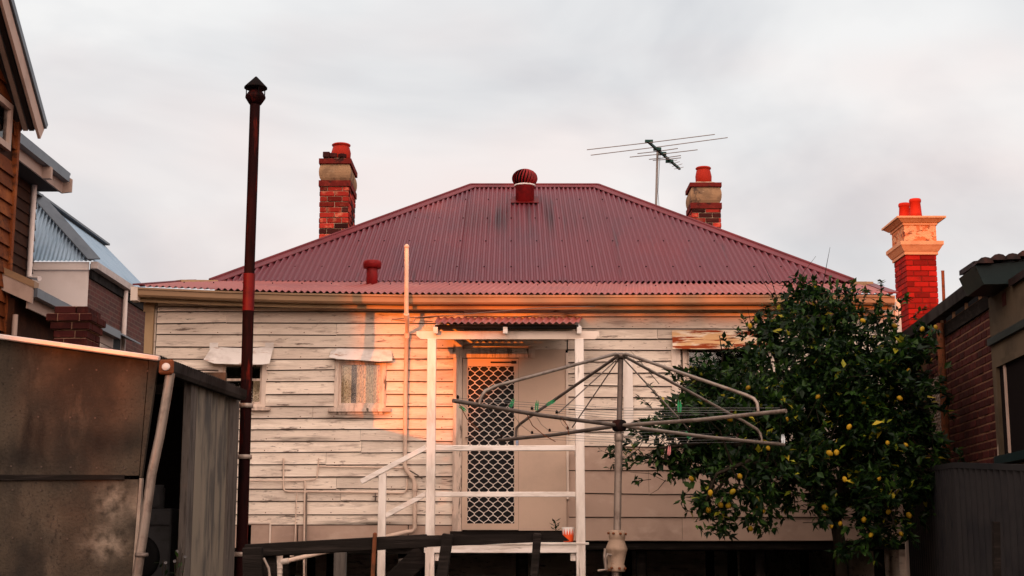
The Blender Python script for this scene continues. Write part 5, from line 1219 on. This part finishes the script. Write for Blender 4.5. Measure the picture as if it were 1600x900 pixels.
k = MB(TR); k.box(-.02, .0, .0, 7, ze-.34, ze-.2); k.build('wall_plate', M['darkwood'], hD)
# tiled roof corner facing the camera
yv = -.9; a = TR.inverted() @ P(1530, 440, 13.1); zv = a.z; xv = a.x
k = MB(TR); k.prism([(xv+.05, yv, zv-.02), (xv+2.4, yv, zv-.02), (xv+2.4, yv, zv+.34), (xv-.02, yv, zv+.16)], (0, .7, 0)); k.build('bargeboard', M['greenmetal'], hD)
for j in range(12):
    x = xv+.06+j*.125; z = zv+.17+j*.016
    k = MB(TR)
    nn = 7; vs = []
    for yy in (yv-.07, yv+.16):
        for q in range(nn):
            an = math.pi*q/(nn-1); vs.append((x-.075*math.cos(an), yy, z+.058*math.sin(an)+.012*(j % 2)))
    k.add(vs, [(q, q+1, nn+q+1, nn+q) for q in range(nn-1)]+[tuple(range(nn))[::-1]], True); k.build('tile', M['tile'], hD)
k = MB(TR); k.prism([(xv, yv+.15, zv+.18), (xv+2.4, yv+.15, zv+.52), (xv+2.4, .3, zv+.62), (xv+.1, .3, zv+.28)], (0, 0, .05)); k.build('tiled_roof', M['tile'], hD)
k = MB(TR); p = TR.inverted() @ P(1540, 456, 13.9); q = TR.inverted() @ P(1625, 424, 12.7); k.tube([p, q], .05, 10); k.build('gutter', M['greenmetal'], hD)
k = MB(TR); k.tube([(-.08, 2.0, ze-.2), (-.08, 2.0, 0)], .045, 8); k.build('downpipe', M['rust'], hD)
# screened window far along the wall
k = MB(TR); k.box(-.03, .0, 2.35, 3.1, ZD(700, 2.6), ZD(590, 2.6)); wE = k.build('window', M['dark'], hD)
for a, b in ((2.30, 2.36), (3.08, 3.14)):
    k = MB(TR); k.box(-.05, .001, a, b, ZD(702, 2.6), ZD(588, 2.6)); k.build('frame', M['trim'], wE)
k = MB(TR)
for j in range(-14, 14):
    for s in (1, -1):
        y = 2.36+(j*.08) ; z0_ = ZD(700, 2.6); h_ = ZD(590, 2.6)-z0_
        p = [(y if s > 0 else 5.46-y, z0_), ((y+h_ if s > 0 else 5.46-y-h_), z0_+h_)]
        # clip to opening
        (ya_, za_), (yb_, zb_) = p
        def at(yq): return za_+(zb_-za_)*(yq-ya_)/(yb_-ya_)
        lo, hi = 2.36, 3.08
        pts_ = [(ya_, za_), (yb_, zb_)]
        pts_ = [((min(max(yy, lo), hi)), at(min(max(yy, lo), hi))) for yy, _ in pts_]
        if abs(pts_[0][0]-pts_[1][0]) > .03: k.tube([(-.04, pts_[0][0], pts_[0][1]), (-.04, pts_[1][0], pts_[1][1])], .005, 4, False)
k.build('lattice', M['strap'], wE)
# --- corrugated fence between
fe = thing('corrugated_fence', (P(1540, 800, 12.5).x, 12.5, 0), 'dark corrugated iron boundary fence below the right brick house', 'fence')
fa, fb = P(1680, 738, 10.4), P(1493, 730, 13.4); fc = P(1418, 742, 16.9)
for a, b in ((fa, fb), (fb, fc)):
    k = MB(); a0_, b0_ = Vector((a.x, a.y, 0)), Vector((b.x, b.y, 0)); n_ = (b0_-a0_).cross(Vector((0, 0, 1))).normalized()
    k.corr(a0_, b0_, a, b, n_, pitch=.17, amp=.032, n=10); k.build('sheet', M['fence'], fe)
    k = MB(); k.beam(a+Vector((0, 0, .02)), b+Vector((0, 0, .02)), .06, .05); k.build('capping', M['fence'], fe)
k = MB(); k.beam(P(1556, 815, 11.2), Vector((P(1549, 905, 11.2).x, 11.2, 0)), .05, .05, up=(0, 1, 0)); st = k.build('leaning_stake', M['darkwood']); tag(st, 'short dark timber stake leaning against the corrugated fence', 'stake')

# ================================================================ aerial on the roof
ant = thing('tv_antenna', P(1025, 322, 23.3), 'spindly television aerial on a thin mast above the right hip', 'antenna')
k = MB(); mt = P(1027.5, 232, 23.3); k.tube([P(1024.5, 345, 23.3), mt], .02, 8); k.build('mast', M['alu'], ant)
bA, bB = P(1011, 220, 22.5), P(1062, 264, 24.1)
k = MB(); k.beam(bA, bB, .035, .035); k.build('boom', M['antgreen'], ant)
def bt(u): f = (u-1011)/51; return bA.y+(bB.y-bA.y)*f
for (u0, v0, u1, v1, uc) in ((917, 234, 1117, 210, 1013), (923, 242.5, 1137, 215, 1027), (996, 240, 1059, 232, 1028), (984, 245.5, 1090, 234, 1034), (1014, 249, 1064, 243, 1036), (1020, 250.5, 1064, 246.5, 1040), (1042, 253, 1058, 250, 1046), (1046, 256, 1062, 252.5, 1050), (1050, 260, 1066, 256, 1054), (1053, 264, 1068, 261, 1058)):
    y = bt(uc); k = MB(); k.tube([P(u0, v0, y), P((u0+u1)/2, (v0+v1)/2+.6, y), P(u1, v1, y)], .0075 if u1-u0 > 30 else .005, 5); k.build('element', M['alu'], ant)
for u, v in ((1014, 221), (1027, 233), (1035, 240), (1046, 252)):
    k = MB(); k.cbox(P(u, v, bt(u)), .13, .06, .045); k.build('clamp', M['antgreen'], ant)
k = MB(); k.tube([mt, mt+Vector((.04, 0, -.1)), P(1028, 300, 23.3), P(1030, 325, 23.3)], .004, 5); k.build('lead', M['black'], ant)

# ================================================================ unseen houses and trees added behind the camera to shape the sunlight
def blocker_tree(loc, h, regs, label, n, leaf_s, seed):  # unseen tree added to cut off the low sun
    rb_ = random.Random(seed); t = thing('sun_blocker_tree', loc, label, 'tree'); loc = Vector(loc)
    k = MB(); k.tube([loc, loc+Vector((.1, .05, h*.35)), loc+Vector((-.05, .1, h*.7)), loc+Vector((0, 0, h))], [.22, .17, .12, .05], 10)
    vs = []; fs = []
    tot = sum(r[2] for r in regs)
    for c, r, wt in regs:
        c = Vector(c); k.tube([loc+Vector((0, 0, h*.45)), loc.lerp(c, .5)+Vector((0, 0, h*.3)), c], [.09, .06, .02], 6)
        for i in range(int(n*wt/tot)):
            while True:
                q = Vector((rb_.uniform(-1, 1), rb_.uniform(-1, 1), rb_.uniform(-1, 1)))
                if q.length < 1: break
            p = c+Vector((q.x*r[0], q.y*r[1], q.z*r[2])); d = Vector((rb_.gauss(0, 1), rb_.gauss(0, 1), rb_.gauss(-.3, 1))).normalized(); s_ = d.orthogonal().normalized(); ln = leaf_s*rb_.uniform(.7, 1.3); m0 = len(vs)
            vs += [p, p+d*ln*.5+s_*ln*.28, p+d*ln, p+d*ln*.5-s_*ln*.28]; fs.append((m0, m0+1, m0+2, m0+3))
    k.build('trunk', M['bark'], t)
    k = MB(); k.add(vs, fs); tag(k.build('crown', M['treeleaf'], t), kind='stuff')
def blocker_house(x0, x1, y0, y1, ze, zr_, along, label, wallm):  # unseen house added as a blocker for the low sun
    t = thing('sun_blocker_house', ((x0+x1)/2, (y0+y1)/2, 0), label, 'house')
    k = MB(); k.box(x0, x1, y0, y1, 0, ze); k.build('wall', M[wallm], t)
    o = .25; k = MB()
    if along == 'x':
        ym = (y0+y1)/2; prof = [(y0-o, ze-.05), (ym, zr_), (y1+o, ze-.05), (y1+o, ze-.15), (ym, zr_-.12), (y0-o, ze-.15)]
        k.prism([(x0, a, b) for a, b in prof], (x1-x0, 0, 0)); g_ = [((x0, y0, ze), (x0, y1, ze), (x0, ym, zr_-.15), (.1, 0, 0)), ((x1, y0, ze), (x1, y1, ze), (x1, ym, zr_-.15), (-.1, 0, 0))]
    else:
        xm = (x0+x1)/2; prof = [(x0, ze-.02), (xm, zr_), (x1, ze-.02), (x1, ze-.12), (xm, zr_-.12), (x0, ze-.12)]
        k.prism([(a, y0-o, b) for a, b in prof], (0, y1-y0+2*o, 0)); g_ = [((x0, y0, ze), (x1, y0, ze), (xm, y0, zr_-.15), (0, .1, 0)), ((x0, y1, ze), (x1, y1, ze), (xm, y1, zr_-.15), (0, -.1, 0))]
    k.build('roof', M['shedroof'], t)
    for a, b, c, d in g_:
        k = MB(); k.prism([a, b, c], d); k.build('gable', M[wallm], t)
    n = max(1, int((x1-x0)/3))
    for i in range(n):
        cx = x0+(i+.5)*(x1-x0)/n
        k = MB(); k.box(cx-.55, cx+.55, y1, y1+.05, 1.1, 2.3); w_ = k.build('window', M['trim'], t)
        k = MB(); k.box(cx-.48, cx+.48, y1+.051, y1+.056, 1.17, 2.23); k.build('pane', M['black'], w_)
blocker_house(-32, -18.98, -36, -29, 9.6, 11.6, 'x', 'tall rendered sun-blocking house added unseen behind the yard on the left', 'plaster')
blocker_house(-12.52, -7.2, -26, -20, 4.8, 6.2, 'x', 'low brick sun-blocking house added unseen behind the blocker tree', 'farbrick')
blocker_house(-7.1, 3, -26, -20, 4.8, 6.15, 'x', 'low white sun-blocking house added unseen behind the yard on the right', 'whitewall')
blocker_tree((-9.0, -17.7, 0), 7.2, [((-11.6, -13.2, 7.95), (1.7, 1.2, 1.5), 4), ((-9.3, -13, 7.25), (1.8, 1.2, 1.08), 3.4), ((-7.5, -13, 6.95), (1.4, 1.0, .8), 2), ((-13.1, -13.2, 7.4), (1.3, 1.0, 1.0), 2), ((-6.2, -13, 6.25), (.9, .8, .55), .6), ((-10.4, -13, 8.8), (1.5, 1, 1.0), 1.8), ((-8.9, -13, 9.2), (1.4, 1, 1.2), 2.0)], 'spreading sun-blocking tree added unseen behind the yard', 15000, .26, 3)
blocker_tree((-12.4, -18, 0), 2.6, [((-12.9, -18, 2.1), (.65, .5, 1.95), 2), ((-11.95, -18, 2.6), (.6, .5, 2.0), 3), ((-12.4, -18, 1.4), (.8, .5, 1.4), 1)], 'bushy sun-blocking tree added unseen in the gap between the blocker houses', 6500, .16, 4)
